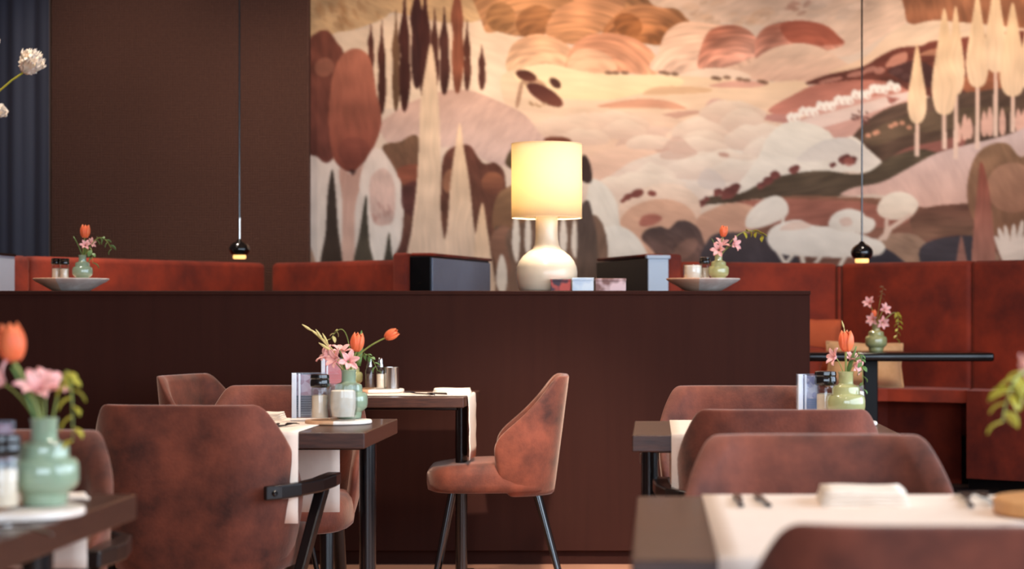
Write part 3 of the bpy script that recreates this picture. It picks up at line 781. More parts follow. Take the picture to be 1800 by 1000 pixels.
# ------------------------------------------------------------------ upholstered booths behind it
ZB = 1.3525
def pad(name, p0, p1, z0, z1, th, parent, m, bev=0.03, side=1):
    """a padded slab between two plan points; its thickness lies behind the line"""
    a, b = Vector((p0[0], p0[1], 0)), Vector((p1[0], p1[1], 0))
    d = (b - a)
    L = d.length
    d.normalize()
    n = Vector((-d.y, d.x, 0)) * side
    M = Matrix(((d.x, n.x, 0, a.x), (d.y, n.y, 0, a.y), (0, 0, 1, 0), (0, 0, 0, 1)))
    M = parent.matrix_basis.inverted() @ M
    return MB().box((L / 2, th / 2, (z0 + z1) / 2), (L, th, z1 - z0), m=M, bev=min(bev, th * 0.45), seg=3).build(name, m, parent, angle=60)

def pp(px, d):
    return (xat(px, d), d)

lb = thing('booth_bench', 'rust velvet corner booth bench behind the left half of the partition', 'bench', (xat(470, 11.2), 11.2, POD))
lb.matrix_basis = Matrix.Translation((xat(470, 11.2), 11.2, 0))
pad('backrest', pp(15, 9.76), pp(55, 9.86), POD + 0.3, ZB, 0.12, lb, RUST)
pad('backrest', pp(57, 9.88), pp(469, 11.25), POD + 0.3, ZB, 0.12, lb, RUST)
pad('backrest', pp(475, 11.25), pp(702, 10.5), POD + 0.3, ZB, 0.12, lb, RUST)
def prism(mb, plan, z0, z1, parent=None):
    off = parent.matrix_basis.translation if parent is not None else Vector((0, 0, 0))
    n = len(plan)
    vs = [(x - off.x, y - off.y, z0) for x, y in plan] + [(x - off.x, y - off.y, z1) for x, y in plan]
    fs = [tuple(range(n))[::-1], tuple(range(n, 2 * n))] + [(i, (i + 1) % n, n + (i + 1) % n, n + i) for i in range(n)]
    return mb.add(vs, fs)
plan = [pp(60, 9.9), pp(469, 11.23), pp(475, 11.23), pp(690, 10.5), pp(660, 10.0), pp(475, 10.7), pp(150, 9.75)]
prism(MB(), plan, 0.56, 0.66, lb).build('seat', RUST, lb, smooth=False)
plan2 = [(p[0] * 0.97 - 0.05, p[1] + 0.02) for p in plan]
prism(MB(), plan2, POD, 0.56, lb).build('base', PODIUMM, lb, smooth=False)
# wing that ends the left booth: dark end panel with a padded inner side
d0 = Vector((-0.897 + 1.095, 10.75 - 9.75, 0)).normalized()
pR0 = Vector((-1.095, 9.75, 0))
n0 = Vector((-d0.y, d0.x, 0))
SIDE_SHEEN = mat('window_sheen_laminate', rgb(128, 138, 160), rgb(108, 116, 136), rough=0.3, scale=3, spec=0.6)  # window reflection put into the colour of a dark panel side
LAMI = mat('daylight_tint_laminate', rgb(176, 186, 200), rough=0.35, spec=0.6)  # pale blue of reflected daylight put into the colour
M = Matrix(((d0.x, n0.x, 0, pR0.x), (d0.y, n0.y, 0, pR0.y), (0, 0, 1, 0), (0, 0, 0, 1)))
Ml = lb.matrix_basis.inverted() @ M
MB().box((0.52, 0.054, (POD + ZB - 0.005) / 2), (1.04, 0.108, ZB - 0.005 - POD), m=Ml, bev=0.003, seg=1).build('end_panel', ENDPANEL, lb, smooth=False)
sf = MB().box((0.522, -0.004, (POD + ZB - 0.012) / 2), (1.03, 0.009, ZB - 0.012 - POD), m=Ml, bev=0.002, seg=1).build('side_sheen_face', SIDE_SHEEN, lb, smooth=False)
sf['label'] = 'side face of the dark end panel, tinted with the window reflection'
MB().box((0.5, 0.054 + 0.054 + 0.037, (POD + 0.3 + ZB + 0.012) / 2), (1.08, 0.074, ZB + 0.012 - POD - 0.3), m=Ml, bev=0.016, seg=3).build('side_pad', RUST, lb, angle=60)
MB().box((0.53, 0.045, ZB + 0.004), (1.06, 0.115, 0.016), m=Ml, bev=0.007, seg=2).build('top_piping', RUST, lb, angle=60)

rb = thing('booth_bench', 'rust velvet booth bench at the right under the mural', 'bench')
rb.matrix_basis = Matrix.Translation((xat(1475, 11.3), 11.3, 0))
pad('backrest', pp(1196, 10.95), pp(1474, 11.3), 0.4, ZB, 0.12, rb, RUST)
pad('backrest', pp(1476, 11.3), pp(1705, 10.75), 0.4, ZB, 0.12, rb, RUST)
pad('backrest', pp(1706, 10.75), (2.55, 10.1), 0.4, ZB, 0.12, rb, RUST)
prism(MB(), [pp(1190, 11.05), pp(1475, 11.36), (2.6, 10.16), (2.66, 10.3), (xat(1475, 11.3), 11.5), pp(1190, 11.2)], POD, ZB - 0.015, rb).build('back_board', PODIUMM, rb, smooth=False)
MB().tube([tuple(Vector(pp(1475, 11.285)) .to_3d() + Vector((0, 0, z)) - rb.matrix_basis.translation) for z in (0.66, 1.0, ZB - 0.02)], 0.012, 8).build('seam', RUST, rb)
plan = [pp(1250, 11.0), pp(1474, 11.28), pp(1705, 10.73), (1.64, 10.4), pp(1560, 10.62), pp(1330, 10.62), pp(1250, 10.5)]
mbs = MB(); prism(mbs, plan, 0.60, 0.665, rb)
mbs.build('seat', RUST, rb, smooth=False)
plan = [pp(1260, 11.0), pp(1474, 11.2), pp(1690, 10.72), pp(1690, 10.72), pp(1560, 10.95), pp(1330, 10.95), pp(1260, 10.8)]
prism(MB(), plan, POD, 0.60, rb).build('base', RUST, rb, smooth=False)
plan = [pp(1699, 10.36), (2.5, 9.75), (2.55, 10.08), pp(1712, 10.7)]
prism(MB(), plan, POD + 0.06, 0.665, rb).build('seat_front', RUST, rb, smooth=False)
plan = [pp(1702, 10.42), (2.5, 9.85), (2.55, 10.05), pp(1712, 10.68)]
prism(MB(), plan, POD, POD + 0.06, rb).build('plinth', BLACKWOOD, rb, smooth=False)
d1 = Vector((-0.313 + 0.034, 10.75 - 9.89, 0)).normalized()
n1 = Vector((d1.y, -d1.x, 0))
M = Matrix(((d1.x, n1.x, 0, -0.034), (d1.y, n1.y, 0, 9.89), (0, 0, 1, 0), (0, 0, 0, 1)))
Mr = rb.matrix_basis.inverted() @ M
MB().box((0.46, 0.054, (POD + ZB - 0.01) / 2), (0.9, 0.104, ZB - 0.01 - POD), m=Mr, bev=0.003, seg=1).build('end_panel', ENDPANEL, rb, smooth=False)
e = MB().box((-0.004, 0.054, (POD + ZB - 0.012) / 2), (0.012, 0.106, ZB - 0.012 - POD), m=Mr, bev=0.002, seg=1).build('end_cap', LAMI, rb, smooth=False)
e['label'] = 'end cap of the dark panel, tinted with reflected daylight'
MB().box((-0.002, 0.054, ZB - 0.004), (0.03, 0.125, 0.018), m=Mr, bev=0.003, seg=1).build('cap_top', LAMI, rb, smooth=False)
MB().box((0.46, 0.054 + 0.052 + 0.04, (0.4 + ZB + 0.012) / 2), (0.9, 0.08, ZB + 0.012 - 0.4), m=Mr, bev=0.016, seg=3).build('side_pad', RUST, rb, angle=60)
MB().box((0.47, 0.05, ZB + 0.004), (0.86, 0.10, 0.016), m=Mr, bev=0.007, seg=2).build('top_piping', RUST, rb, angle=60)
# a third end panel just enters at the far left
ep = thing('booth_end_panel', 'pale grey booth end panel at the far left edge beside the rust bench', 'panel', (xat(-17, 9.55), 9.55, POD))
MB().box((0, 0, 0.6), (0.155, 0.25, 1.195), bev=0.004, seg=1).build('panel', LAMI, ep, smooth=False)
MB().box((0, 0, 1.2), (0.165, 0.26, 0.012), bev=0.003, seg=1).build('cap_top', ENDPANEL, ep, smooth=False)

# loose cushions on the right bench
def cushion(name, label, loc, w, h, t, rot, m):
    def f(sgn):
        def g(u, v):
            x, z = (u - 0.5) * 2, (v - 0.5) * 2
            k = max(0.0, (1 - x ** 4) * (1 - z ** 4)) ** 0.6
            pin = 1 - 0.07 * (1 - abs(z)) * abs(x) ** 3
            pin2 = 1 - 0.07 * (1 - abs(x)) * abs(z) ** 3
            return (x * w / 2 * pin, sgn * t / 2 * k, z * h / 2 * pin2)
        return g
    t_ = thing(name, label, 'cushion', loc, rot[2], 'loose cushions on the right bench')
    R = Matrix.Translation((0, 0, h / 2)) @ Matrix.Rotation(rot[0], 4, 'X') @ Matrix.Rotation(rot[1], 4, 'Y')
    mb = MB(); mb.grid(f(1), 19, 15, R); mb.grid(f(-1), 19, 15, R)
    mb.build('cover', m, t_, angle=80)
    edge = [R @ Vector(f(0)(u, v)) for u, v in [(i / 20, 0) for i in range(21)] + [(1, i / 20) for i in range(1, 21)] + [(1 - i / 20, 1) for i in range(1, 21)] + [(0, 1 - i / 20) for i in range(1, 20)]]
    MB().tube(edge + [edge[0]], 0.0045, 6).build('piping', m, t_)
    return t_
cushion('cushion', 'tan cushion leaning on the rust bench behind the round-edged table leg', (xat(1520, 10.82), 10.82, 0.666), 0.42, 0.245, 0.13, (-0.22, 0.03, 0.05), TANFAB)
cushion('cushion', 'orange cushion on the rust bench just right of the partition end', (xat(1432, 11.08), 11.08, 0.70), 0.27, 0.34, 0.12, (-0.15, 0.06, -0.1), ORANGEFAB)
cushion('cushion', 'small rust cushion half hidden by the partition beside the tan cushion', (xat(1412, 10.72), 10.72, 0.666), 0.20, 0.24, 0.10, (-0.3, 0.2, 0.1), RUST)

# ------------------------------------------------------------------ chairs
A0, RC = 0.27, 0.16
def shell_path(L, a):
    """point at signed arc length L along a U with back at y=0, opening towards +y"""
    s, l = (1 if L >= 0 else -1), abs(L)
    fl = a - RC
    if l <= fl:
        return (s * l, 0.0)
    l -= fl
    arc = RC * PI / 2
    if l <= arc:
        q = l / RC
        return (s * (fl + RC * math.sin(q)), RC * (1 - math.cos(q)))
    l -= arc
    return (s * (a - 0.06 * l), RC + l)

def path_len(b, a):
    fl = a - RC
    if b < RC:
        return fl + RC * math.acos(max(-1, 1 - b / RC))
    return fl + RC * PI / 2 + (b - RC)

ZT, ZS = 0.825, 0.355
PROF_B = [(0.355, 0.17), (0.38, 0.20), (0.45, 0.235), (0.52, 0.255), (0.56, 0.262), (0.60, 0.240), (0.65, 0.185), (0.70, 0.135), (0.76, 0.088), (0.80, 0.060), (0.815, 0.050), (0.825, 0.034)]
PROF_A = [(0.355, 0.215), (0.40, 0.238), (0.48, 0.258), (0.58, 0.27), (0.70, 0.275), (0.825, 0.268)]
def interp(tab, z):
    if z <= tab[0][0]: return tab[0][1]
    for (z0, a), (z1, b) in zip(tab, tab[1:]):
        if z <= z1:
            t = (z - z0) / (z1 - z0)
            return a + (b - a) * t
    return tab[-1][1]

def lean(z):
    return -0.236 - 0.058 * (z - 0.36) / 0.46

def make_shell(parent, m):
    zs = [0.355, 0.375, 0.41, 0.46, 0.51, 0.55, 0.58, 0.61, 0.65, 0.69, 0.73, 0.765, 0.79, 0.808, 0.818, 0.825]
    NP = 29
    out, inn = [], []
    for z in zs:
        a, b = interp(PROF_A, z), interp(PROF_B, z)
        L = path_len(b, a)
        for i in range(NP):
            p = (i / (NP - 1) - 0.5) * 2
            x, y = shell_path(p * L, a)
            x2, y2 = shell_path(p * L + 1e-4, a)
            x1, y1 = shell_path(p * L - 1e-4, a)
            tx, ty = x2 - x1, y2 - y1
            q = math.hypot(tx, ty) or 1
            nx, ny = -ty / q, tx / q       # towards the inside
            th = 0.042
            edge = max(0.0, abs(p) - 0.86) / 0.14
            th *= 1 - 0.55 * edge
            if z > 0.8: th *= 1 - 0.4 * (z - 0.8) / 0.025
            out.append(Vector((x, y + lean(z), z)))
            inn.append(Vector((x + nx * th, y + ny * th + lean(z), z)))
    nz = len(zs)
    n = len(out)
    mb = MB()
    fs = []
    for j in range(nz - 1):
        for i in range(NP - 1):
            a_, b_, c_, d_ = j * NP + i, j * NP + i + 1, (j + 1) * NP + i + 1, (j + 1) * NP + i
            fs.append((a_, b_, c_, d_)); fs.append((n + a_, n + d_, n + c_, n + b_))
    for i in range(NP - 1):
        fs.append((i, n + i, n + i + 1, i + 1))
        t = (nz - 1) * NP
        fs.append((t + i, t + i + 1, n + t + i + 1, n + t + i))
    for j in range(nz - 1):
        fs.append((j * NP, (j + 1) * NP, n + (j + 1) * NP, n + j * NP))
        e = NP - 1
        fs.append((j * NP + e, n + j * NP + e, n + (j + 1) * NP + e, (j + 1) * NP + e))
    mb.add(out + inn, fs)
    o = mb.build('backrest', m, parent, sub=1)
    return o

def make_seat(parent, m):
    mb = MB()
    # rounded D-shaped cushion, wider at the front
    ring = []
    N = 40
    for i in range(N):
        t = 2 * PI * i / N
        cx, sy = math.cos(t), math.sin(t)
        ex = 2 / 3.6
        x = 0.245 * (abs(cx) ** ex) * (1 if cx > 0 else -1)
        y = 0.245 * (abs(sy) ** ex) * (1 if sy > 0 else -1)
        x *= 1.0 + 0.03 * (y / 0.245)
        ring.append((x, y + 0.02))
    lay = [(0.90, 0.372), (0.985, 0.380), (1.0, 0.405), (1.0, 0.44), (0.985, 0.465), (0.93, 0.482), (0.75, 0.488), (0.4, 0.492)]
    vs = []
    for k, z in lay:
        for x, y in ring:
            zz = z
            if z > 0.44: zz -= 0.012 * max(0, y / 0.245) ** 2
            vs.append((x * k, 0.02 + (y - 0.02) * k, zz))
    fs = []
    nl = len(lay)
    for j in range(nl - 1):
        for i in range(N):
            fs.append((j * N + i, j * N + (i + 1) % N, (j + 1) * N + (i + 1) % N, (j + 1) * N + i))
    fs.append(tuple(range(N))[::-1]); fs.append(tuple((nl - 1) * N + i for i in range(N)))
    mb.add(vs, fs)
    return mb.build('seat', m, parent, angle=70)

def bar(mb, p0, p1, w0, w1, t0, t1, side):
    """flat tapered bar: w along side, t across"""
    p0, p1, side = Vector(p0), Vector(p1), Vector(side).normalized()
    ax = (p1 - p0).normalized()
    n = ax.cross(side).normalized()
    vs = []
    for p, w_, t_ in ((p0, w0, t0), (p1, w1, t1)):
        for sx, sy in ((-1, -1), (1, -1), (1, 1), (-1, 1)):
            vs.append(p + side * sx * w_ / 2 + n * sy * t_ / 2)
    return mb.add(vs, [(0, 1, 2, 3), (7, 6, 5, 4), (0, 4, 5, 1), (1, 5, 6, 2), (2, 6, 7, 3), (3, 7, 4, 0)])

def make_chair(label, group, arms, legs='round'):
    t = thing('dining_armchair' if arms else 'dining_chair', label, 'chair', group=group)
    make_shell(t, VELVET)
    make_seat(t, VELVET)
    if legs == 'thin':
        for sx in (-1, 1):
            MB().tube([(sx * 0.17, 0.16, 0.385), (sx * 0.205, 0.235, 0.0)], [0.015, 0.0095], 12).build('leg', BLACKMETAL, t)
            MB().tube([(sx * 0.15, -0.16, 0.385), (sx * 0.195, -0.265, 0.0)], [0.015, 0.0095], 12).build('leg', BLACKMETAL, t)
    else:
        for sx in (-1, 1):
            MB().tube([(sx * 0.185, 0.15, 0.385), (sx * 0.19, 0.175, 0.2), (sx * 0.20, 0.205, 0.0)], [0.024, 0.021, 0.014], 14).build('leg', BLACKWOOD, t)
        if not arms:
            for sx in (-1, 1):
                MB().tube([(sx * 0.17, -0.15, 0.385), (sx * 0.175, -0.19, 0.2), (sx * 0.18, -0.25, 0.0)], [0.024, 0.021, 0.014], 14).build('leg', BLACKWOOD, t)
    if arms:
        for sx in (-1, 1):
            # rear leg leans back from the armrest down to the floor
            lg = bar(MB(), (sx * 0.292, 0.075, 0.585), (sx * 0.215, -0.265, 0.0), 0.030, 0.024, 0.042, 0.026, (1, 0, 0)).build('leg', BLACKWOOD, t, smooth=False)
            b = lg.modifiers.new('bevel', 'BEVEL'); b.width = 0.004; b.segments = 2
            # armrest: a bent flat bar from the back of the shell to a blunt front end
            pts = [(0.228, -0.262, 0.594), (0.258, -0.232, 0.595), (0.288, -0.17, 0.597), (0.306, -0.04, 0.598), (0.312, 0.06, 0.602), (0.305, 0.145, 0.602)]
            wd = [0.020, 0.022, 0.028, 0.040, 0.044, 0.040]
            hs = [0.038, 0.038, 0.037, 0.036, 0.036, 0.034]
            vs, fs = [], []
            for i, p in enumerate(pts):
                p = Vector(p)
                tg = (Vector(pts[min(i + 1, 5)]) - Vector(pts[max(i - 1, 0)])).normalized()
                sd_ = Vector((tg.y, -tg.x, 0)).normalized()
                for a_, h_ in ((-1, -1), (1, -1), (1, 1), (-1, 1)):
                    q = p + sd_ * a_ * wd[i] / 2 + Vector((0, 0, h_ * hs[i] / 2))
                    vs.append((q.x * sx, q.y, q.z))
            for i in range(5):
                for k in range(4):
                    fs.append((i * 4 + k, i * 4 + (k + 1) % 4, i * 4 + 4 + (k + 1) % 4, i * 4 + 4 + k))
            fs.append((0, 1, 2, 3)); fs.append((23, 22, 21, 20))
            ar = MB().add(vs, fs).build('armrest', BLACKWOOD, t, smooth=False)
            b = ar.modifiers.new('bevel', 'BEVEL'); b.width = 0.005; b.segments = 2
            q = Vector((sx * 0.252, -0.252, 0.594))
            ax = Vector((sx * 0.75, -0.66, 0)).normalized()
            MB().lathe([(0.0085, -0.004), (0.0085, 0.003), (0.006, 0.006), (0.004, 0.006), (0.0035, 0.003)], 14, Matrix.Translation(q) @ look(ax)).build('bolt', BLACKMETAL, ar)
    return t

BACKS = 'brown velvet dining armchairs'
ch = make_chair('brown velvet armchair seen from behind at the left centre table', BACKS, True)     # E
ch.location = (xat(340, 5.28) , 5.50, 0); ch.rotation_euler = (0, 0, -0.10); ch.scale = (1.005,) * 3
def facing(px, dback, toward, rz=0.0):
    """location so that the back of the shell stands at depth dback; toward +1 faces away from camera, -1 faces it"""
    return (xat(px, dback), dback + toward * 0.285, 0), (0 if toward > 0 else PI) + rz
l, r = facing(1378, 5.06, 1)
dup(ch, l, r, 'brown velvet armchair backing onto the camera at the middle right table', BACKS, 1.0)      # B
l, r = facing(1432, 4.05, -1, 0.0)
dup(ch, l, r, 'brown velvet armchair facing the camera behind the nearest right table', BACKS, 1.0)       # A
l, r = facing(1712, 2.30, 1)
dup(ch, l, r, 'brown velvet armchair back blurred in the bottom right corner', BACKS, 1.0)      # D
l, r = facing(1298, 6.75, -1)
dup(ch, l, r, 'brown velvet armchair at the far side of the middle right table', BACKS, 1.0)     # C
l, r = facing(5, 4.20, -1)
dup(ch, l, r, 'brown velvet armchair beyond the blurred table at the far left', BACKS, 1.0)       # F
sc_ = make_chair('brown velvet armless chair across the left centre table under the white runner', 'brown velvet armless chairs', False)   # H
l, r = facing(516, 6.78, -1)
sc_.location = l; sc_.rotation_euler = (0, 0, r)
tc_ = make_chair('brown velvet chair in profile with thin splayed legs right of the partition table', 'thin legged velvet chairs at the partition', False, 'thin')  # P
tc_.location = (xat(995, 7.9) - 0.285, 7.92, 0); tc_.rotation_euler = (0, 0, PI / 2 + 0.06)
dup(tc_, (xat(287, 7.85) + 0.31, 7.86, 0), -PI / 2 - 0.25, 'brown velvet chair left of the partition table with only its back showing')   # I

# ------------------------------------------------------------------ tables
TZ, TH = 0.75, 0.044
def make_table(label, cx, y0, y1, w, legx=None, group='dark wood dining tables', th=TH):
    d = y1 - y0
    t = thing('dining_table', label, 'table', (cx, (y0 + y1) / 2, 0), 0, group)
    MB().box((0, 0, TZ - th / 2), (w, d, th), bev=0.0025, seg=1).build('tabletop', WENGE, t, smooth=False)
    for sx in (-1, 1):
        lx = sx * (w / 2 - 0.045)
        MB().tube([(lx, 0.03, 0.012), (lx, 0.03, TZ - th)], 0.024, 20).build('leg', BLACKMETAL, t)
        MB().box((lx, 0.0, 0.012), (0.055, d * 0.86, 0.022), bev=0.004, seg=2).build('foot', BLACKMETAL, t, smooth=False)
    MB().box((0, 0.03, TZ - th - 0.014), (w - 0.12, 0.05, 0.026), bev=0.002, seg=1).build('apron', BLACKMETAL, t, smooth=False)
    return t
CTX = -0.776 - 0.36
make_table('dark wood table at left centre with glass jars on a round board', CTX, 5.33, 6.02, 0.72)
make_table('dark wood table at the middle right, second from the camera', 0.297, 5.21, 5.90, 0.71)
make_table('dark wood table in the bottom right foreground with cream runner', 0.40, 2.58, 3.478, 0.86)
make_table('blurred dark wood table at the bottom left under the green vase', -0.915 - 0.42, 2.62, 3.52, 0.84)
make_table('dark wood table standing against the partition between two chairs', xat(815, 7.52) - 0.39, 7.52, 8.22, 0.78, th=0.038)

# back table on the podium: glossy slab with a rounded edge and one column
bt = thing('booth_table', 'glossy black booth table in front of the rust bench at right', 'table', (1.085, 10.0, POD))
MB().box((0, 0, 0.705), (1.14, 0.64, 0.042), bev=0.012, seg=3).build('tabletop', mat('black_gloss', rgb(14, 9, 9), rough=0.12, spec=0.35), bt)
MB().box((0, 0, 0.35), (0.07, 0.07, 0.67), bev=0.004, seg=1).build('column', ENDPANEL, bt, smooth=False)
MB().box((0, 0, 0.012), (0.46, 0.46, 0.024), bev=0.006, seg=2).build('base_plate', BLACKMETAL, bt, smooth=False)

# ------------------------------------------------------------------ paper runners
def runner(label, axis, c, half, lo, hi, hang_lo, hang_hi, group='pale runners across the tables', seed=0):
    """a strip lying on the table along axis ('x' or 'y') between lo and hi, hanging down at the ends"""
    pts = []
    top = TZ + 0.0022
    g = 0.004
    if hang_lo:
        for k in range(7): pts.append((lo - g - 0.002 * (k % 2), top - hang_lo + (hang_lo - 0.012) * k / 6))
        pts.append((lo - g * 0.7, top - 0.004))
    for k in range(13): pts.append((lo + (hi - lo) * (k / 12 if hang_lo or hang_hi else k / 12), top))
    if hang_hi:
        pts.append((hi + g * 0.7, top - 0.004))
        for k in range(7): pts.append((hi + g + 0.002 * (k % 2), top - 0.012 - (hang_hi - 0.012) * k / 6))
    r = random.Random(seed)
    ph = r.random() * 6
    vs, fs = [], []
    nu = 15
    for a, z in pts:
        for i in range(nu):
            q = (i / (nu - 1) - 0.5) * 2 * half
            dz = TZ - z
            wob = 0.004 * math.sin(q * 16 + ph) * min(1, max(0, dz) / 0.15)
            sg = -1 if a < (lo + hi) / 2 else 1
            aa = a + sg * (abs(wob) if dz > 0.02 else 0)
            vs.append((q + c, aa, z) if axis == 'y' else (aa, q + c, z))
    for j in range(len(pts) - 1):
        for i in range(nu - 1):
            fs.append((j * nu + i, j * nu + i + 1, (j + 1) * nu + i + 1, (j + 1) * nu + i))
    o = MB().add(vs, fs).build('table_runner', PAPER, solid=0.0014, angle=50)
    return tag(o, label, 'table runner', group)

xr = -0.952
runner('cream runner hanging over both edges of the left centre table', 'y', xr - 0.20, 0.20, 5.33, 6.02, 0.245, 0.285, seed=1)
runner('cream runner at the middle right table half hidden by chair backs', 'y', 0.245, 0.20, 5.21, 5.90, 0.25, 0.25, seed=2)
runner('cream runner laid across the nearest table at bottom right', 'y', 0.325, 0.242, 2.58, 3.478, 0.25, 0.2, seed=3)
runner('pale runner hanging behind the blurred bottom left table', 'y', -1.21, 0.205, 2.62, 3.52, 0.2, 0.135, seed=4)
runner('cream runner on the partition table hanging over its right end', 'x', 7.82, 0.16, xat(815, 7.52) - 0.78, xat(815, 7.52), 0.2, 0.25, seed=5)

# ------------------------------------------------------------------ tableware builders
VPROF = [(0.030, 0.0), (0.036, 0.003), (0.0375, 0.012), (0.038, 0.020), (0.046, 0.026), (0.0535, 0.034), (0.055, 0.044), (0.055, 0.060), (0.0535, 0.070), (0.048, 0.0765),
         (0.0415, 0.078), (0.0395, 0.081), (0.0395, 0.092), (0.0375, 0.099), (0.031, 0.103), (0.0235, 0.105), (0.0205, 0.109), (0.0205, 0.134), (0.0225, 0.141), (0.0212, 0.1425),
         (0.0185, 0.141), (0.0175, 0.12), (0.0175, 0.05), (0.001, 0.045)]
def vase(label, loc, m=SAGE, s=1.0, group='stepped glass bud vases'):
    o = MB().lathe([(r * s, z * s) for r, z in VPROF], 40, cap=False).build('bud_vase', m, angle=35)
    o.location = loc
    return tag(o, label, 'vase', group)

def ribs(n, k):
    return lambda a: 1 + k * math.cos(a * n)

def grinder(label, loc, fill=SALT, r=0.026, h=0.12, group='glass grinders with black caps'):
    t = thing('spice_grinder', label, 'grinder', loc, group=group)
    hb = h * 0.74
    g = MB().lathe([(r * 0.94, 0.0), (r, 0.004), (r, hb * 0.9), (r * 0.86, hb), (r * 0.80, hb), (r * 0.9, hb * 0.9), (r * 0.9, 0.007), (0.0005, 0.006)], 28, cap=False).build('glass_body', GLASS, t, angle=30)
    MB().lathe([(r * 0.86, 0.0075), (r * 0.86, hb * 0.72), (r * 0.5, hb * 0.75)], 24).build('filling', fill, t, angle=30)
    MB().lathe([(r * 0.93, hb * 0.96), (r * 1.06, hb * 1.0), (r * 1.1, hb * 1.05), (r * 1.08, h * 0.86), (r * 1.02, h * 0.89), (r * 1.08, h * 0.92), (r * 1.04, h * 0.985), (r * 0.8, h)], 40, wobble=ribs(10, 0.018)).build('cap', BLACKCAP, t, angle=25)
    return t

def tumbler(label, loc, r=0.043, h=0.108, fill=CANDLE, frac=0.8, group='faceted glass jars'):
    t = thing('glass_jar', label, 'jar', loc, group=group)
    w_ = ribs(8, 0.022)
    MB().lathe([(r * 0.78, 0.0), (r * 0.84, 0.004), (r * 0.97, h * 0.35), (r, h * 0.6), (r * 0.95, h * 0.97), (r * 0.92, h), (r * 0.885, h * 0.97), (r * 0.93, h * 0.6), (r * 0.9, h * 0.35), (r * 0.78, 0.010), (0.0005, 0.009)], 48, cap=False, wobble=w_).build('glass_body', GLASS, t, angle=30)
    MB().lathe([(r * 0.74, 0.0115), (r * 0.84, h * 0.35), (r * 0.86, h * 0.6), (r * 0.82, h * frac), (r * 0.7, h * frac + 0.002)], 40, wobble=w_).build('filling', fill, t, angle=30)
    return t

def card_mat(name, top, mid, low, seed):
    """flat print: picture blotches above, dark text block with pale lines below"""
    if name in MATS: return MATS[name]
    m = bpy.data.materials.new(name); m.use_nodes = True
    nt = m.node_tree; b = nt.nodes['Principled BSDF']; b.inputs['Roughness'].default_value = 0.4
    tc = nt.nodes.new('ShaderNodeTexCoord')
    sp = nt.nodes.new('ShaderNodeSeparateXYZ'); nt.links.new(tc.outputs['Object'], sp.inputs[0])
    n = nt.nodes.new('ShaderNodeTexVoronoi'); n.inputs['Scale'].default_value = 70; nt.links.new(tc.outputs['Object'], n.inputs['Vector'])
    r1 = nt.nodes.new('ShaderNodeValToRGB'); r1.color_ramp.elements[0].color = top; r1.color_ramp.elements[1].color = mid
    r1.color_ramp.elements[0].position = 0.2; r1.color_ramp.elements[1].position = 0.75
    sc = nt.nodes.new('ShaderNodeSeparateColor'); nt.links.new(n.outputs['Color'], sc.inputs[0]); nt.links.new(sc.outputs[0], r1.inputs[0])
    wv = nt.nodes.new('ShaderNodeTexWave'); wv.bands_direction = 'Z'; wv.inputs['Scale'].default_value = 45; nt.links.new(tc.outputs['Object'], wv.inputs['Vector'])
    r2 = nt.nodes.new('ShaderNodeValToRGB'); r2.color_ramp.elements[0].position = 0.78; r2.color_ramp.elements[1].position = 0.92
    r2.color_ramp.elements[0].color = low; r2.color_ramp.elements[1].color = tuple(0.5 * a + 0.25 for a in low[:3]) + (1,)
    nt.links.new(wv.outputs['Fac'], r2.inputs[0])
    gt = nt.nodes.new('ShaderNodeMath'); gt.operation = 'GREATER_THAN'; gt.inputs[1].default_value = 0.074
    nt.links.new(sp.outputs['Z'], gt.inputs[0])
    mx = nt.nodes.new('ShaderNodeMix'); mx.data_type = 'RGBA'
    nt.links.new(gt.outputs[0], mx.inputs['Factor']); nt.links.new(r2.outputs[0], mx.inputs['A']); nt.links.new(r1.outputs[0], mx.inputs['B'])
    nt.links.new(mx.outputs['Result'], b.inputs['Base Color'])
    MATS[name] = m
    return m
CARD1 = card_mat('card_dark', rgb(176, 120, 130), rgb(214, 190, 200), rgb(52, 54, 66), 1)
CARD2 = card_mat('card_blue', rgb(176, 176, 214), rgb(236, 234, 244), rgb(130, 156, 200), 2)
CARD3 = card_mat('card_pink', rgb(248, 130, 130), rgb(250, 156, 154), rgb(244, 120, 112), 3)

def menu_holder(label, loc, rz, card, h=0.142, w=0.10, group='clear acrylic menu stands'):
    t = thing('menu_stand', label, 'menu stand', loc, rz, group)
    MB().box((0, 0.0, 0.004), (w + 0.008, 0.05, 0.008), bev=0.002, seg=1).build('base', ACRYLIC, t, smooth=False)
    for sy in (-1, 1):
        MB().box((0, sy * 0.0045, 0.008 + (h - 0.008) / 2), (w, 0.0045, h - 0.010), bev=0.001, seg=1).build('panel', ACRYLIC, t, smooth=False)
    MB().box((-w / 2 + 0.007, -0.0125, 0.008 + (h - 0.01) / 2), (0.014, 0.011, h - 0.010), bev=0.0015, seg=1).build('edge_strip', FROST, t, smooth=False)
    MB().box((-w / 2 + 0.0225, -0.0105, 0.008 + (h - 0.01) / 2), (0.006, 0.007, h - 0.014), bev=0.001, seg=1).build('edge_strip', FROST, t, smooth=False)
    MB().box((0.002, 0, 0.010 + (h - 0.016) / 2), (w - 0.014, 0.0025, h - 0.018)).build('printed_card', card, t, smooth=False)
    return t

def board(label, loc, r=0.094, th=0.012, m=BOARD, group='round serving boards'):
    o = MB().lathe([(r * 0.96, 0), (r, 0.003), (r, th - 0.003), (r * 0.975, th)], 48).build('round_board', m, angle=40)
    o.location = loc
    return tag(o, label, 'board', group)

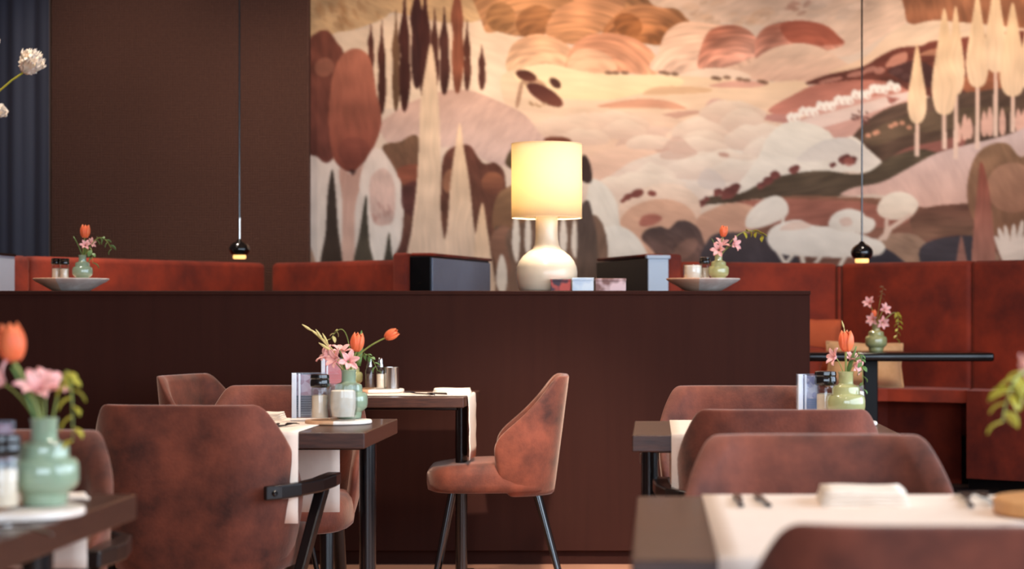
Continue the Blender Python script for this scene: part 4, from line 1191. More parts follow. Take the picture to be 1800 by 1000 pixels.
# ------------------------------------------------------------------ flowers
def petal_mesh(kind):
    mb = MB()
    if kind == 'tulip':
        H, R = 0.060, 0.0225
        def f(u, v):
            s = (u - 0.5) * 2
            r = R * (math.sin(PI * min(1, 0.06 + 0.80 * v)) ** 0.55) * (1 - 0.12 * v)
            wa = 0.82 * math.sqrt(max(0.0, 1 - v ** 3.2)) * (0.45 + 0.55 * min(1, v * 3))
            a = s * wa
            k = 1 - 0.10 * abs(s) * v
            return (r * math.cos(a) * k, r * math.sin(a), H * (v - 0.05 * s * s * v))
        mb.grid(f, 7, 9)
    elif kind == 'pink':
        def f(u, v):
            s = (u - 0.5) * 2
            w_ = 0.0105 * math.sin(PI * min(1, 0.08 + 0.90 * v)) ** 0.7 * (1 - 0.25 * v)
            r = 0.004 + 0.030 * v ** 1.15
            z = 0.030 * v ** 0.75 - 0.010 * v * v * v + 0.004 * abs(s)
            return (r, s * w_, z)
        mb.grid(f, 5, 7)
    elif kind == 'parrot':
        def f(u, v):
            s = (u - 0.5) * 2
            w_ = 0.036 * math.sin(PI * min(1, 0.10 + 0.72 * v)) ** 0.7
            r = 0.006 + 0.040 * v ** 1.1
            z = 0.088 * v * (1 - 0.12 * s * s) + 0.012 * math.sin(s * 17 + 0.7) * v * v
            k = 1 + 0.18 * math.sin(v * 26 + s * 3) * abs(s)
            return (r * (1 - 0.3 * s * s), s * w_ * k, z)
        mb.grid(f, 13, 11)
    elif kind == 'leaf':
        def f(u, v):
            s = (u - 0.5) * 2
            w_ = 0.0062 * math.sin(PI * min(1, 0.04 + 0.95 * v)) ** 0.8
            return (s * w_, 0.003 * math.sin(PI * v) + 0.0016 * abs(s), 0.022 * v)
        mb.grid(f, 5, 7)
    elif kind == 'blade':
        def f(u, v):
            s = (u - 0.5) * 2
            w_ = 0.0085 * math.sin(PI * min(1, 0.16 + 0.83 * v)) ** 0.8
            return (s * w_, 0.016 * v * v + 0.003 * abs(s), 0.095 * v)
        mb.grid(f, 5, 9)
    elif kind == 'bud':
        mb.lathe([(0.0006, 0), (0.0024, 0.006), (0.0036, 0.014), (0.0030, 0.024), (0.0008, 0.036)], 8)
    return mb

PETAL = {}
def petal(kind, name, m, parent, M):
    key = (kind, m.name)
    if key not in PETAL:
        o = petal_mesh(kind).build(name, m, None, solid=0.0009 if kind != 'bud' else 0.0, angle=80)
        PETAL[key] = o
    else:
        o = PETAL[key].copy()
        o.name = name
        COL.objects.link(o)
    o.parent = parent
    o.matrix_local = M
    return o

def bez(p0, p1, p2, n=9):
    p0, p1, p2 = Vector(p0), Vector(p1), Vector(p2)
    return [(1 - t) ** 2 * p0 + 2 * t * (1 - t) * p1 + t * t * p2 for t in [i / (n - 1) for i in range(n)]]

def tulip(label, base, head, s=1.0, axis=None, blades=1, m=TULIP, blade_dir=0.6, rng=None):
    base, head = Vector(base), Vector(head)
    t = thing('tulip', label, 'tulip', base)
    rel = head - base
    mid = Vector((rel.x * 0.25, rel.y * 0.25, rel.z * 0.6))
    path = bez((0, 0, 0), mid, rel, 10)
    ax = Vector(axis) if axis else (path[-1] - path[-2])
    MB().tube(path, [0.0030 * s] * 10, 8).build('stem', STEM, t)
    B = Matrix.Translation(rel) @ look(ax)
    r = random.Random(hash(label) % 1000 if rng is None else rng)
    for k in range(6):
        inner = k >= 3
        a = k * 2 * PI / 3 + (PI / 3 if inner else 0) + 0.3
        M = B @ Matrix.Rotation(a, 4, 'Z') @ Matrix.Rotation(r.uniform(-0.02, 0.07) if not inner else -0.03, 4, 'Y') @ Matrix.Scale(s * (0.94 if inner else 1.0), 4)
        petal('tulip', 'petal', m, t, M)
    for k in range(blades):
        a = blade_dir + k * 2.6
        M = Matrix.Translation(rel * 0.18) @ Matrix.Rotation(a, 4, 'Z') @ Matrix.Rotation(-0.22, 4, 'X') @ Matrix.Scale(s * (1.05 - 0.15 * k), 4)
        petal('blade', 'leaf', LEAF, t, M)
    return t

def pink_flower(label, base, heads, s=1.0, m=PINK):
    base = Vector(base)
    t = thing('pink_flower', label, 'flower', base)
    for i, (hx, hy, hz, ax) in enumerate(heads):
        rel = Vector((hx, hy, hz))
        MB().tube(bez((0, 0, 0), (hx * 0.3, hy * 0.3, hz * 0.7), rel, 7), 0.0017 * s, 6).build('stem', STEM, t)
        B = Matrix.Translation(rel) @ look(ax)
        for k in range(6):
            M = B @ Matrix.Rotation(k * PI / 3 + 0.2 * i, 4, 'Z') @ Matrix.Rotation(0.15 if k % 2 else -0.05, 4, 'Y') @ Matrix.Scale(s, 4)
            petal('pink', 'petal', m, t, M)
    return t

def sprig(label, base, path, n=11, s=1.0, m=LEAF, name='leafy_sprig', seed=1, lmin=0.35):
    base = Vector(base)
    t = thing(name, label, 'sprig', base)
    pts = bez(*path, n=14) if len(path) == 3 else [Vector(p) for p in path]
    MB().tube(pts, [0.0014 * s] * (len(pts) - 3) + [0.001 * s, 0.0008 * s, 0.0006 * s], 6).build('stem', STEM, t)
    r = random.Random(seed)
    for k in range(n):
        q = lmin + (1 - lmin) * (k + 1) / n
        f = q * (len(pts) - 1)
        i = min(len(pts) - 2, int(f))
        p = pts[i].lerp(pts[i + 1], f - i)
        tg = (pts[i + 1] - pts[i]).normalized()
        side = Vector((0.35 * tg.x + (1 if k % 2 else -1) * 0.7 * -tg.z + r.uniform(-0.2, 0.2), r.uniform(-0.6, 0.4), 0.25 * tg.z + (1 if k % 2 else -1) * 0.5 * tg.x - 0.55))
        M = Matrix.Translation(p) @ look(side) @ Matrix.Rotation(r.uniform(-0.7, 0.7), 4, 'Z') @ Matrix.Scale(s * r.uniform(0.75, 1.15), 4)
        petal('leaf', 'leaf', m, t, M)
    return t

def bud_stem(label, base, tip, s=1.0, n=3, seed=1):
    base = Vector(base)
    rel = Vector(tip) - base
    t = thing('budding_stem', label, 'flower stem', base)
    path = bez((0, 0, 0), (rel.x * 0.3, rel.y * 0.3, rel.z * 0.62), rel, 10)
    MB().tube(path, 0.0020 * s, 6).build('stem', BUD, t)
    r = random.Random(seed)
    ax = (path[-1] - path[-3]).normalized()
    for k in range(n):
        p = path[-1 - k * 2]
        sd = Vector((ax.x + (0.35 if k % 2 else -0.25), ax.y + r.uniform(-0.2, 0.2), ax.z))
        petal('bud', 'bud', BUD, t, Matrix.Translation(p) @ look(sd) @ Matrix.Scale(s * (1.0 + 0.15 * k), 4))
    return t

# ------------------------------------------------------------------ left centre table (the sharpest group)
T0 = TZ + 0.0005
bc = Vector((xat(595, 5.74), 5.74, T0))
board('round board under the glass jar on the left centre table', bc, 0.0955)
bz = T0 + 0.012
vb = Vector((xat(613, 5.795), 5.795, bz))
vase('sage green stepped vase with pink flowers on the left centre table', vb)
grinder('black capped glass grinder behind the glass jar on the left centre table', (xat(562, 5.715), 5.715, bz), SALT, 0.0255, 0.132)
tumbler('faceted glass jar at the front of the left centre board', (xat(603, 5.690) , 5.690, bz), 0.0415, 0.106)
menu_holder('clear acrylic menu stand with dark card on the left centre table', (xat(543, 5.86), 5.86, TZ + 0.0036), 0.18, CARD1)
rim = vb + Vector((0, 0, 0.10))
def px_at(px, py, y):
    return at(px, py, y)
tulip('orange tulip standing above the left centre vase', rim, px_at(626, 618, 5.79), 0.95, (0.12, 0, 1), 1, blade_dir=2.2, rng=3)
def heads(base, lst, y):
    """[(px, py, dy, axis)] -> offsets from base"""
    return [tuple(at(a, b, y + dy) - Vector(base)) + (ax,) for a, b, dy, ax in lst]
pink_flower('cluster of pink lily-like flowers spilling over the left centre vase', rim,
            heads(rim, [(592, 633, -0.03, (-0.6, -0.8, 0.35)), (612, 636, -0.045, (0.35, -1, 0.3)), (577, 628, 0.0, (-0.8, -0.3, 0.6)), (600, 622, 0.02, (0.1, -0.3, 1))], 5.79), 0.92)
bud_stem('pale budding stem pointing up left from the left centre vase', rim, px_at(549, 582, 5.77), 1.0, 3, 4)
bud_stem('second shorter budding stem beside it in the left centre vase', rim + Vector((0.004, 0.004, 0)), px_at(561, 590, 5.80), 0.9, 2, 5)
b0 = rim + Vector((0.008, 0, 0.02))
sprig('fine green sprig arching right from the left centre vase', b0, [(0, 0, 0), tuple(at(640, 588, 5.78) - b0), tuple(at(664, 652, 5.76) - b0)], 10, 0.85, seed=3)
b1 = rim + Vector((0, -0.006, 0.02))
tt = thing('blade_leaf', 'single upright green leaf among the left centre flowers', 'leaf', b1)
petal('blade', 'blade', LEAF, tt, Matrix.Translation((-0.004, 0, 0)) @ Matrix.Rotation(-0.16, 4, 'Y') @ Matrix.Scale(0.85, 4))

# cutlery, napkins
def knife(label, loc, rz, group):
    t = thing('table_knife', label, 'knife', loc, rz, group)
    MB().grid(lambda u, v: ((u - 0.5) * 0.016 * (1 - 0.75 * v ** 4), 0.0 + v * 0.105, 0.004), 4, 8).build('blade', DARKSTEEL, t, solid=0.0012)
    MB().tube([(0, -0.10, 0.005), (0, -0.05, 0.005), (0, 0.0, 0.0045)], [0.006, 0.0055, 0.0035], 10, flat=0.6).build('handle', DARKSTEEL, t)
    return t
def fork(label, loc, rz, group):
    t = thing('table_fork', label, 'fork', loc, rz, group)
    MB().tube([(0, -0.11, 0.004), (0, -0.05, 0.0045), (0, 0.02, 0.004)], [0.0065, 0.005, 0.003], 10, flat=0.45).build('handle', DARKSTEEL, t)
    MB().grid(lambda u, v: ((u - 0.5) * 0.022 * (0.35 + 0.65 * math.sin(PI / 2 * v)), 0.02 + v * 0.03, 0.004 + 0.004 * v), 5, 5).build('head', DARKSTEEL, t, solid=0.0015)
    for k in range(4):
        x = (k - 1.5) * 0.0062
        MB().tube([(x, 0.048, 0.008), (x, 0.068, 0.0075), (x, 0.09, 0.004)], [0.0018, 0.0016, 0.0009], 6).build('tine', DARKSTEEL, t)
    return t
CUT = 'cutlery laid on the runners'
rt = TZ + 0.0036
knife('dark table knife on the runner of the left centre table', (xat(484, 5.55), 5.55, rt), 0.10, CUT)
fork('dark table fork on the runner of the left centre table', (xat(497, 5.52), 5.52, rt), -0.25, CUT)
knife('left of the two dark knives on the nearest runner', (xat(1298, 3.34), 3.34, rt), 0.0, CUT)
knife('right of the two dark knives on the nearest runner', (xat(1339, 3.34), 3.34, rt), 0.06, CUT)
fork('left fork at the right end of the nearest runner', (xat(1700, 3.33), 3.33, rt + 0.002), -0.1, CUT)
fork('right fork at the right end of the nearest runner', (xat(1735, 3.34), 3.34, rt + 0.002), 0.0, CUT)
fork('fork on the runner of the table against the partition', (xat(735, 7.72), 7.72, rt), 0.7, CUT)
knife('knife on the runner of the table against the partition', (xat(752, 7.74), 7.74, rt), 0.9, CUT)

def napkin(label, loc, rz, w, d, h, group='folded paper napkins'):
    t = thing('napkin', label, 'napkin', loc, rz, group)
    n = 4
    for k in range(n):
        hh = h / n
        MB().grid(lambda u, v: ((u - 0.5) * (w - 0.004 * k), (v - 0.5) * (d - 0.003 * k), hh * (k + 0.5) - 0.0008 * math.sin(u * 7 + k) - 0.35 * hh * (abs(v - 0.5) * 2) ** 6), 9, 7).build('fold', NAPKIN, t, solid=hh * 0.8)
    return t
napkin('folded cream napkin at the far side of the left centre table', (xat(474, 5.93), 5.93, rt), 0.05, 0.085, 0.12, 0.022)
napkin('thick folded cream napkin on the nearest runner at bottom right', (xat(1515, 3.33), 3.33, rt), -0.03, 0.145, 0.17, 0.026)
napkin('flat white napkin under the forks at the right of the nearest runner', (xat(1726, 3.37), 3.37, rt - 0.001), -0.05, 0.085, 0.17, 0.0024)
napkin('folded napkin on the right end of the partition table', (xat(795, 7.82), 7.82, rt), 0.05, 0.15, 0.12, 0.022)
napkin('scrap of pale folded napkin behind the blurred foreground vase', (xat(128, 3.44), 3.44, T0), 0.4, 0.05, 0.06, 0.008)

# ------------------------------------------------------------------ middle right table
y = 5.62
board('round board under the olive vase on the middle right table', (xat(1480, 5.66), 5.66, T0), 0.10)
vb = Vector((xat(1487, 5.62), 5.62, bz))
vase('olive green stepped vase with an orange tulip on the middle right table', vb, OLIVE)
grinder('black capped glass grinder left of the olive vase', (xat(1451, 5.68), 5.68, bz), SALT, 0.0285, 0.142)
tumbler('faceted glass jar peeking out right of the olive vase', (xat(1503, 5.735), 5.735, bz), 0.030, 0.10)
menu_holder('clear acrylic menu stand with blue card on the middle right table', (xat(1420, 5.72), 5.72, TZ + 0.0005), 0.22, CARD2, 0.146, 0.066)
rim = vb + Vector((0, 0, 0.10))
tulip('orange tulip above the olive vase on the middle right table', rim, at(1487, 618, 5.62), 1.02, (0.0, 0, 1), 1, blade_dir=-0.9, rng=8)
pink_flower('pale pink flowers left of the tulip in the olive vase', rim, heads(rim, [(1470, 629, -0.02, (-0.9, -0.5, 0.3)), (1494, 634, 0.02, (0.4, -0.4, 0.8)), (1500, 642, 0.0, (0.9, -0.5, -0.1))], 5.62), 0.8)
bud_stem('thin pale buds rising behind the tulip of the olive vase', rim + Vector((0, 0.006, 0)), at(1484, 578, 5.64), 0.7, 3, 6)
b0 = rim + Vector((0.006, 0, 0.02))
sprig('green sprig drooping to the right of the olive vase', b0, [(0, 0, 0), tuple(at(1516, 568, 5.62) - b0), tuple(at(1517, 684, 5.60) - b0)], 12, 0.9, seed=5)

# ------------------------------------------------------------------ blurred left foreground table
board('round board under the large blurred vase at bottom left', (xat(20, 3.13), 3.13, T0), 0.112, 0.013)
vb = Vector((xat(78, 3.17), 3.17, T0 + 0.013))
vase('large blurred sage green vase at the left edge of the picture', vb, SAGE, 0.98)
grinder('blurred glass grinder at the left edge in front of the green vase', (xat(4, 3.09), 3.09, T0 + 0.013), SALT, 0.026, 0.118)
menu_holder('blurred clear menu stand cut by the left edge of the picture', (xat(-28, 3.30), 3.30, T0), 0.0, CARD1)
rim = vb + Vector((0, 0, 0.10))
tulip('large blurred orange tulip at the left edge', rim, at(24, 636, 3.17), 1.05, (-0.1, 0, 1), 1, blade_dir=1.8, rng=4)
pink_flower('blurred pink flowers right of the large tulip at the left edge', rim, heads(rim, [(66, 690, -0.02, (0.1, -0.6, 0.8)), (8, 675, 0.0, (-0.8, -0.5, 0.5)), (80, 686, 0.02, (0.6, -0.2, 0.8))], 3.17), 1.0)
b0 = rim + Vector((0.01, 0, 0.02))
sprig('blurred yellow-green sprig arching over the large left vase', b0, [(0, 0, 0), tuple(at(128, 540, 3.16) - b0), tuple(at(128, 775, 3.13) - b0)], 11, 1.25, LEAFY, seed=9, lmin=0.45)
t = thing('teaspoon', 'polished spoon tip glinting on the blurred bottom left table', 'spoon', (xat(-2, 2.90), 2.90, T0), 0.9)
MB().grid(lambda u, v: ((u - 0.5) * 0.034 * math.sqrt(max(0, 1 - (2 * v - 1) ** 2)), (v - 0.5) * 0.052, 0.004 + 0.007 * (2 * u - 1) ** 2 * 0.6 + 0.004 * (2 * v - 1) ** 2), 9, 11).build('bowl', STEEL, t, solid=0.001)
MB().tube([(0, -0.025, 0.008), (0, -0.07, 0.012), (0, -0.13, 0.005)], [0.003, 0.0025, 0.0045], 8, flat=0.5).build('handle', STEEL, t)

# ------------------------------------------------------------------ nearest right table: board and vase mostly outside the frame
board('pale oak board cut by the right edge on the nearest table', (0.662, 3.13, TZ + 0.004), 0.128, 0.026, OAK)
vb = Vector((0.672, 3.13, TZ + 0.0305))
vase('green vase just outside the right edge on the oak board', vb, OLIVE)
rim = vb + Vector((0, 0, 0.10))
b0 = rim + Vector((-0.01, 0, 0.02))
sprig('blurred yellow leaves hanging in at the right edge', b0, [(0, 0, 0), tuple(at(1790, 560, 3.0) - b0), tuple(at(1762, 742, 2.98) - b0)], 9, 1.7, LEAFY, seed=12, lmin=0.55)
pink_flower('blurred pale pink bloom at the right edge above the yellow leaves', rim, heads(rim, [(1812, 642, -0.04, (-1, -0.2, 0.02))], 3.1), 0.62)
tulip('orange tulip leaning out of the frame at the right edge', rim, rim + Vector((0.06, 0.02, 0.13)), 0.95, (0.3, 0, 1), 1, rng=5)

# ------------------------------------------------------------------ table against the partition
py_ = 7.95
board('round board under the metal cup on the partition table', (xat(655, py_), py_, rt), 0.125, 0.014)
pz = rt + 0.014
vb = Vector((xat(617, 7.98), 7.98, pz))
vase('amber-lit vase half hidden behind the flowers of the centre table', vb, OLIVE, 0.86)
def cruet(label, loc, fill):
    t = thing('metal_top_shaker', label, 'shaker', loc, group='glass shakers with metal tops')
    MB().lathe([(0.017, 0), (0.0185, 0.003), (0.0185, 0.072), (0.012, 0.088), (0.011, 0.088), (0.0165, 0.072), (0.0165, 0.005), (0.0005, 0.004)], 22, cap=False).build('glass_body', GLASS, t, angle=30)
    MB().lathe([(0.0155, 0.0055), (0.0155, 0.058), (0.010, 0.060)], 20).build('filling', fill, t, angle=30)
    MB().lathe([(0.0125, 0.086), (0.013, 0.094), (0.0095, 0.104), (0.0105, 0.112), (0.0085, 0.121), (0.003, 0.125)], 20).build('cap', STEEL, t, angle=30)
    return t
cruet('left metal-topped glass shaker on the partition table', (xat(650, 7.93), 7.93, pz), PEPPER)
cruet('right metal-topped glass shaker beside the metal cup', (xat(669, 7.92), 7.92, pz), SALT)
o = MB().lathe([(0.029, 0), (0.0305, 0.002), (0.0305, 0.084), (0.0312, 0.087), (0.0295, 0.087), (0.029, 0.08), (0.029, 0.003), (0.0005, 0.0025)], 32, cap=False).build('metal_cup', STEEL, angle=35)
o.location = (xat(689, 7.93), 7.93, pz)
tag(o, 'shiny metal cup on the board of the partition table', 'cup')
menu_holder('clear menu stand with a pink card on the partition table', (xat(588, 7.9), 7.9, TZ + 0.0036), 0.0, CARD3, 0.14, 0.10)
rim = vb + Vector((0, 0, 0.09))
tulip('orange tulip leaning right above the partition table', rim, at(677, 594, 7.98), 1.0, (0.9, 0, 0.5), 0, rng=6)
sprig('bent yellow-green stem over the partition table left of the tulip', rim, [(0, 0, 0), tuple(at(612, 545, 7.98) - rim), tuple(at(581, 596, 7.98) - rim)], 5, 1.2, BUD, seed=2, lmin=0.7)
tt = thing('blade_leaf', 'upright dark green leaf behind the centre tulip', 'leaf', rim + Vector((0.03, 0, 0.0)))
petal('blade', 'blade', LEAF, tt, Matrix.Rotation(0.06, 4, 'Y') @ Matrix.Scale(1.5, 4))

# ------------------------------------------------------------------ plates with jars on the partition
def plate(label, loc):
    o = MB().lathe([(0.070, 0), (0.078, 0.0015), (0.100, 0.014), (0.128, 0.030), (0.150, 0.042), (0.1605, 0.0505), (0.161, 0.054), (0.157, 0.0555), (0.140, 0.051), (0.11, 0.045), (0.0005, 0.043)], 56, cap=False).build('wide_bowl', MARBLE, angle=40)
    o.location = loc
    return tag(o, label, 'bowl', 'wide shallow bowls on the partition')
py_ = PF + 0.20
pz = PZ + 0.0005
plate('wide shallow bowl with two black capped jars at the left of the partition', (xat(125, py_), py_, pz))
plate('wide shallow bowl at the right of the partition right of the lamp', (xat(1236, py_), py_, pz))
q = pz + 0.0450
grinder('left black capped jar in the left bowl on the partition', (xat(99, 8.63), 8.63, q), SALT, 0.020, 0.098)
grinder('right black capped jar in the left bowl on the partition', (xat(113, 8.61), 8.61, q), SALT, 0.020, 0.096)
vb = Vector((xat(145, 8.63), 8.63, q))
vase('sage vase in the left bowl on the partition', vb, SAGE, 0.78)
rim = vb + Vector((0, 0, 0.08))
tulip('orange tulip over the left bowl on the partition', rim, at(149, 418, 8.63), 0.98, (0.05, 0, 1), 2, blade_dir=1.9, rng=11)
pink_flower('small pink flower below the left partition tulip', rim, heads(rim, [(150, 432, -0.02, (0.2, -0.8, 0.4)), (158, 428, 0.0, (0.8, -0.5, 0.3))], 8.63), 0.7)
sprig('green sprig hanging right of the left partition vase', rim, [(0, 0, 0), tuple(at(174, 388, 8.63) - rim), tuple(at(196, 438, 8.60) - rim)], 9, 1.3, seed=21)
sprig('short green sprig drooping close to the left partition vase', rim, [(0, 0, 0), tuple(at(162, 410, 8.6) - rim), tuple(at(163, 462, 8.57) - rim)], 4, 1.4, seed=22, lmin=0.6)
tumbler('pale glass jar in the right bowl on the partition', (xat(1218, 8.63), 8.63, q), 0.044, 0.072, frac=0.9)
grinder('black capped jar behind the right partition vase', (xat(1239, 8.70), 8.70, q), SALT, 0.022, 0.104)
vb = Vector((xat(1263, 8.63), 8.63, q))
vase('green vase with pink flowers in the right bowl on the partition', vb, OLIVE, 0.82)
rim = vb + Vector((0, 0, 0.085))
tulip('peach orange tulip over the right bowl on the partition', rim, at(1271, 416, 8.63), 0.84, (0.1, 0, 1), 1, blade_dir=1.7, rng=13)
pink_flower('pale pink flowers over the right partition vase', rim, heads(rim, [(1264, 440, -0.03, (-0.3, -1, 0.2)), (1268, 432, 0.0, (0.2, -0.5, 0.8)), (1288, 430, -0.02, (0.8, -0.6, 0.2))], 8.63), 1.0)
sprig('yellow branch bending right from the right partition vase', rim, [(0, 0, 0), tuple(at(1300, 385, 8.63) - rim), tuple(at(1341, 414, 8.63) - rim)], 7, 1.5, LEAFY, seed=31, lmin=0.5)

# small printed boxes between the lamp and the right end panel
def tiny_box(label, px0, px1, py0, d, m1, m2):
    x0, x1 = xat(px0, d), xat(px1, d)
    h = (510 - py0) / FPX * d
    t = thing('printed_box', label, 'box', ((x0 + x1) / 2, d + 0.03, pz), 0, 'small printed boxes beside the lamp')
    MB().box((0, 0, h * 0.40), (x1 - x0, 0.06, h * 0.80), bev=0.001, seg=1).build('tray', m1, t, smooth=False)
    MB().box((0, 0, h * 0.89), (x1 - x0 + 0.003, 0.063, h * 0.2), bev=0.001, seg=1).build('lid', m2, t, smooth=False)
m_a = mat('print_red', rgb(60, 40, 50), rgb(186, 74, 60), rough=0.4, scale=22, detail=1, contrast=0.06)
m_b = mat('print_blue', rgb(186, 206, 226), rgb(214, 226, 236), rough=0.4, scale=20, detail=1, contrast=0.1)
m_c = mat('print_rose', rgb(126, 84, 76), rgb(222, 190, 190), rough=0.4, scale=20, detail=1, contrast=0.1)
tiny_box('dark red printed box nearest the lamp on the partition', 968, 1003, 489, 8.50, m_a, m_a)
tiny_box('pale blue printed box in the middle beside the lamp', 1006, 1043, 487, 8.49, m_b, m_b)
tiny_box('rose and brown printed box right of the pale blue one', 1047, 1100, 488, 8.50, m_c, m_c)

# ------------------------------------------------------------------ the lamp on the partition
ld = 8.66
lm = thing('table_lamp', 'lit cream table lamp with drum shade on the partition', 'lamp', (xat(961, ld), ld, pz))
S = ld / FPX
prof = [(46, 0), (47, 1), (49, 4), (51.5, 14), (53.5, 24), (54, 33), (52.5, 43), (48, 53), (41, 62), (32, 69), (25, 74), (21.5, 81), (20, 92), (19.5, 106), (19.5, 132), (18, 138)]
MB().lathe([(a * S, b * S) for a, b in prof], 56).build('base', CERAMIC, lm, angle=60)
SHADE = bpy.data.materials.new('lamp_shade_fabric'); SHADE.use_nodes = True
nt = SHADE.node_tree
for n_ in list(nt.nodes): nt.nodes.remove(n_)
out = nt.nodes.new('ShaderNodeOutputMaterial')
df = nt.nodes.new('ShaderNodeBsdfDiffuse'); df.inputs[0].default_value = rgb(250, 238, 212)
tr = nt.nodes.new('ShaderNodeBsdfTranslucent'); tr.inputs[0].default_value = rgb(255, 238, 200)
ms = nt.nodes.new('ShaderNodeMixShader'); ms.inputs[0].default_value = 0.5
nt.links.new(df.outputs[0], ms.inputs[1]); nt.links.new(tr.outputs[0], ms.inputs[2]); nt.links.new(ms.outputs[0], out.inputs[0])
z0, z1 = (508 - 379) * S, (508 - 250) * S
r0 = 61.5 * S
MB().lathe([(r0, z0), (r0 * 1.0, (z0 + z1) / 2), (r0, z1)], 64, cap=False).build('shade', SHADE, lm, solid=0.002)
for zz in (z0, z1):
    MB().tube([(r0 * math.cos(i * PI / 32), r0 * math.sin(i * PI / 32), zz) for i in range(65)], 0.0022, 6).build('shade_trim', SHADE, lm)
fr = MB()
for k in range(3):
    a = k * 2 * PI / 3
    fr.tube([(0, 0, z1 - 0.03), (r0 * 0.99 * math.cos(a), r0 * 0.99 * math.sin(a), z1 - 0.01)], 0.0016, 6)
fr.tube([(0, 0, 138 * S), (0, 0, z1 - 0.028)], 0.004, 8)
fr.build('shade_carrier', STEEL, lm)
BULB = mat('bulb_glow', rgb(255, 236, 200), emit=(1.0, 0.72, 0.40, 1), estr=18)
MB().lathe([(0.004, 0.0), (0.014, 0.006), (0.030, 0.035), (0.034, 0.055), (0.026, 0.08), (0.004, 0.092)], 20, Matrix.Translation((0, 0, 138 * S + 0.03))).build('bulb', BULB, lm)
pl = lamp('table_lamp_light', 'POINT', (xat(961, ld), ld, pz + (z0 + z1) / 2 + 0.03), None, 40, (1.0, 0.86, 0.66), shadow_soft_size=0.045)

# ------------------------------------------------------------------ pendants
def pendant(label, px, ptop, pbot, d, rod):
    s = d / FPX
    zb = CAM_Z - (pbot - CY) * s
    t = thing('pendant_lamp', label, 'pendant lamp', (xat(px, d), d, zb), 0, 'small black pendant lamps')
    H = (pbot - ptop)
    k = s * H / 33.0
    MB().lathe([(10.5 * k, 6 * k), (14.5 * k, 8 * k), (17.2 * k, 13 * k), (17.5 * k, 18 * k), (15.5 * k, 23 * k), (11 * k, 27.5 * k), (6 * k, 30 * k), (3.6 * k, 33 * k), (2.2 * k, 34 * k)], 36).build('body', BLACKCAP, t, angle=50)
    g = MB().lathe([(9.5 * k, 0), (10.8 * k, 1.0 * k), (10.8 * k, 6.5 * k)], 30).build('lens', PLENS, t, angle=40)
    g['label'] = 'glowing amber lens'
    zr = (34 + rod) * k if rod else 34 * k
    if rod:
        MB().tube([(0, 0, 33 * k), (0, 0, zr)], 2.3 * k, 12).build('rod', STEEL, t)
    MB().tube([(0, 0, zr - 0.002), (0, 0, (ZC - zb) - 0.02)], 0.0045, 8).build('cord', BLACKMETAL, t)
    MB().lathe([(0.045, ZC - zb - 0.025), (0.05, ZC - zb - 0.02), (0.05, ZC - zb)], 28).build('canopy', BLACKMETAL, t, angle=40)
    return t
PLENS = mat('pendant_lens', rgb(255, 200, 120), emit=(1.0, 0.55, 0.18, 1), estr=1.3)
pendant('small black pendant with a steel rod before the woven panel', 421, 421, 455, 10.0, 36)
pendant('small black pendant hanging in front of the mural at right', 1515, 425, 462, 10.2, 0)
for px, d, z in ((421, 10.0, 1.32), (1515, 10.2, 1.30)):
    lamp('pendant_light', 'SPOT', (xat(px, d), d, z), (xat(px, d), d, 0), 14, WARM, spot_size=2.0, spot_blend=0.8, shadow_soft_size=0.03)

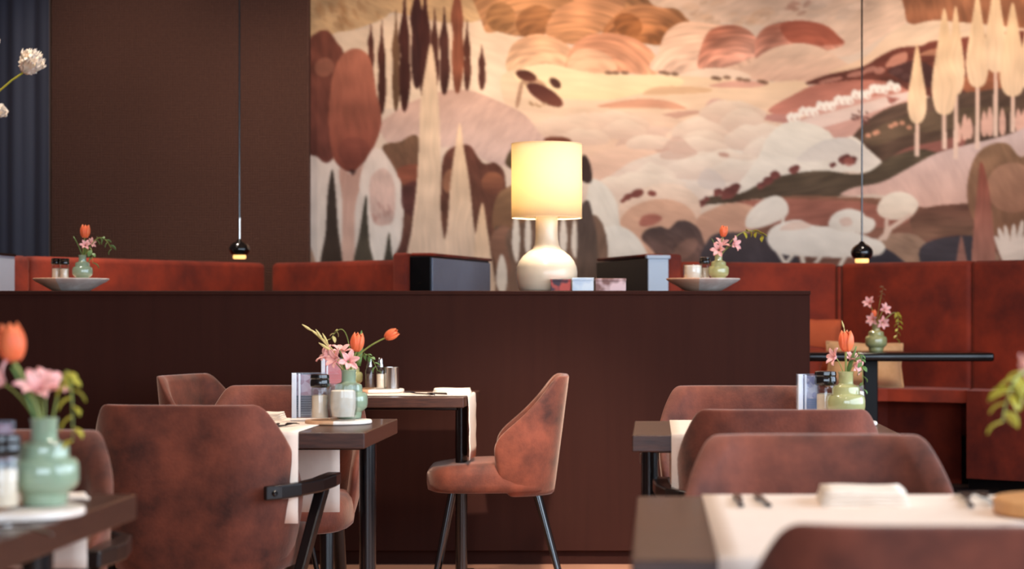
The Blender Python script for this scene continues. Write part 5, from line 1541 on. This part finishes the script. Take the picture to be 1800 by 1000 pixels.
# ------------------------------------------------------------------ vase on the back table
q = POD + 0.726
vb = Vector((xat(1540, 10.0), 10.0, q))
vase('olive vase on the black booth table before the rust bench', vb, OLIVE, 1.0)
rim = vb + Vector((0, 0, 0.10))
tulip('red tulip among pale flowers on the booth table', rim, at(1538, 556, 9.98), 0.6, (-0.2, 0, 1), 0, rng=15)
pink_flower('pale pink flowers in the vase on the booth table', rim, heads(rim, [(1529, 534, 0.0, (-0.5, -0.8, 0.5)), (1553, 545, -0.01, (0.5, -0.8, 0.4)), (1535, 562, -0.03, (-0.6, -0.9, 0.0)), (1550, 567, -0.03, (0.3, -1, -0.1))], 10.0), 1.0)
sprig('thin brownish sprig rising above the booth table flowers', rim, [(0, 0, 0), tuple(at(1542, 545, 10) - rim), tuple(at(1553, 504, 10) - rim)], 6, 0.9, mat('brown_leaf', rgb(110, 72, 50), rgb(130, 90, 60), rough=0.6), seed=41, lmin=0.7)
sprig('yellow-green sprig drooping right of the booth table vase', rim, [(0, 0, 0), tuple(at(1590, 510, 10) - rim), tuple(at(1576, 596, 9.97) - rim)], 14, 1.3, LEAFY, seed=42, lmin=0.45)

# ------------------------------------------------------------------ white blossoms reaching in at the top left
vx = -3.12
o = MB().lathe([(0.075, 0), (0.082, 0.004), (0.082, 0.34), (0.079, 0.345), (0.076, 0.34), (0.076, 0.01), (0.0005, 0.009)], 36, cap=False).build('cylinder_vase', CERAMIC, angle=35)
o.location = (vx, 8.66, pz)
tag(o, 'tall cream vase holding white blossoms beyond the left edge', 'vase')
def blossom(label, head, ax, bend, s=1.0):
    b = Vector((vx, 8.66, pz + 0.02))
    t = thing('white_blossom', label, 'flower', b, 0, 'white blossoms at the top left')
    rel = Vector(head) - b
    MB().tube(bez((0, 0, 0), bend, rel, 14), 0.0042, 8).build('stem', LEAFY, t)
    B = Matrix.Translation(rel) @ look(ax)
    for k in range(10):
        M = B @ Matrix.Rotation(k * 2 * PI / 5 + (0.6 if k > 4 else 0), 4, 'Z') @ Matrix.Rotation(0.16 if k < 5 else -0.28, 4, 'Y') @ Matrix.Scale(s * (0.95 if k < 5 else 1.02), 4)
        petal('parrot', 'petal', WHITEP, t, M)
blossom('white ruffled blossom on a yellow stem at the top left', at(42, 127, 8.66), (0.62, -0.25, 0.72), (0.02, 0, 0.72), 1.1)
blossom('white blossom cut by the left edge lower down', at(-8, 202, 8.66), (0.55, -0.3, 0.3), (0.05, -0.02, 0.5), 0.6)
blossom('white blossom only just entering at the upper left edge', at(-22, 92, 8.70), (0.3, -0.2, 0.9), (-0.02, 0.05, 0.8), 0.8)
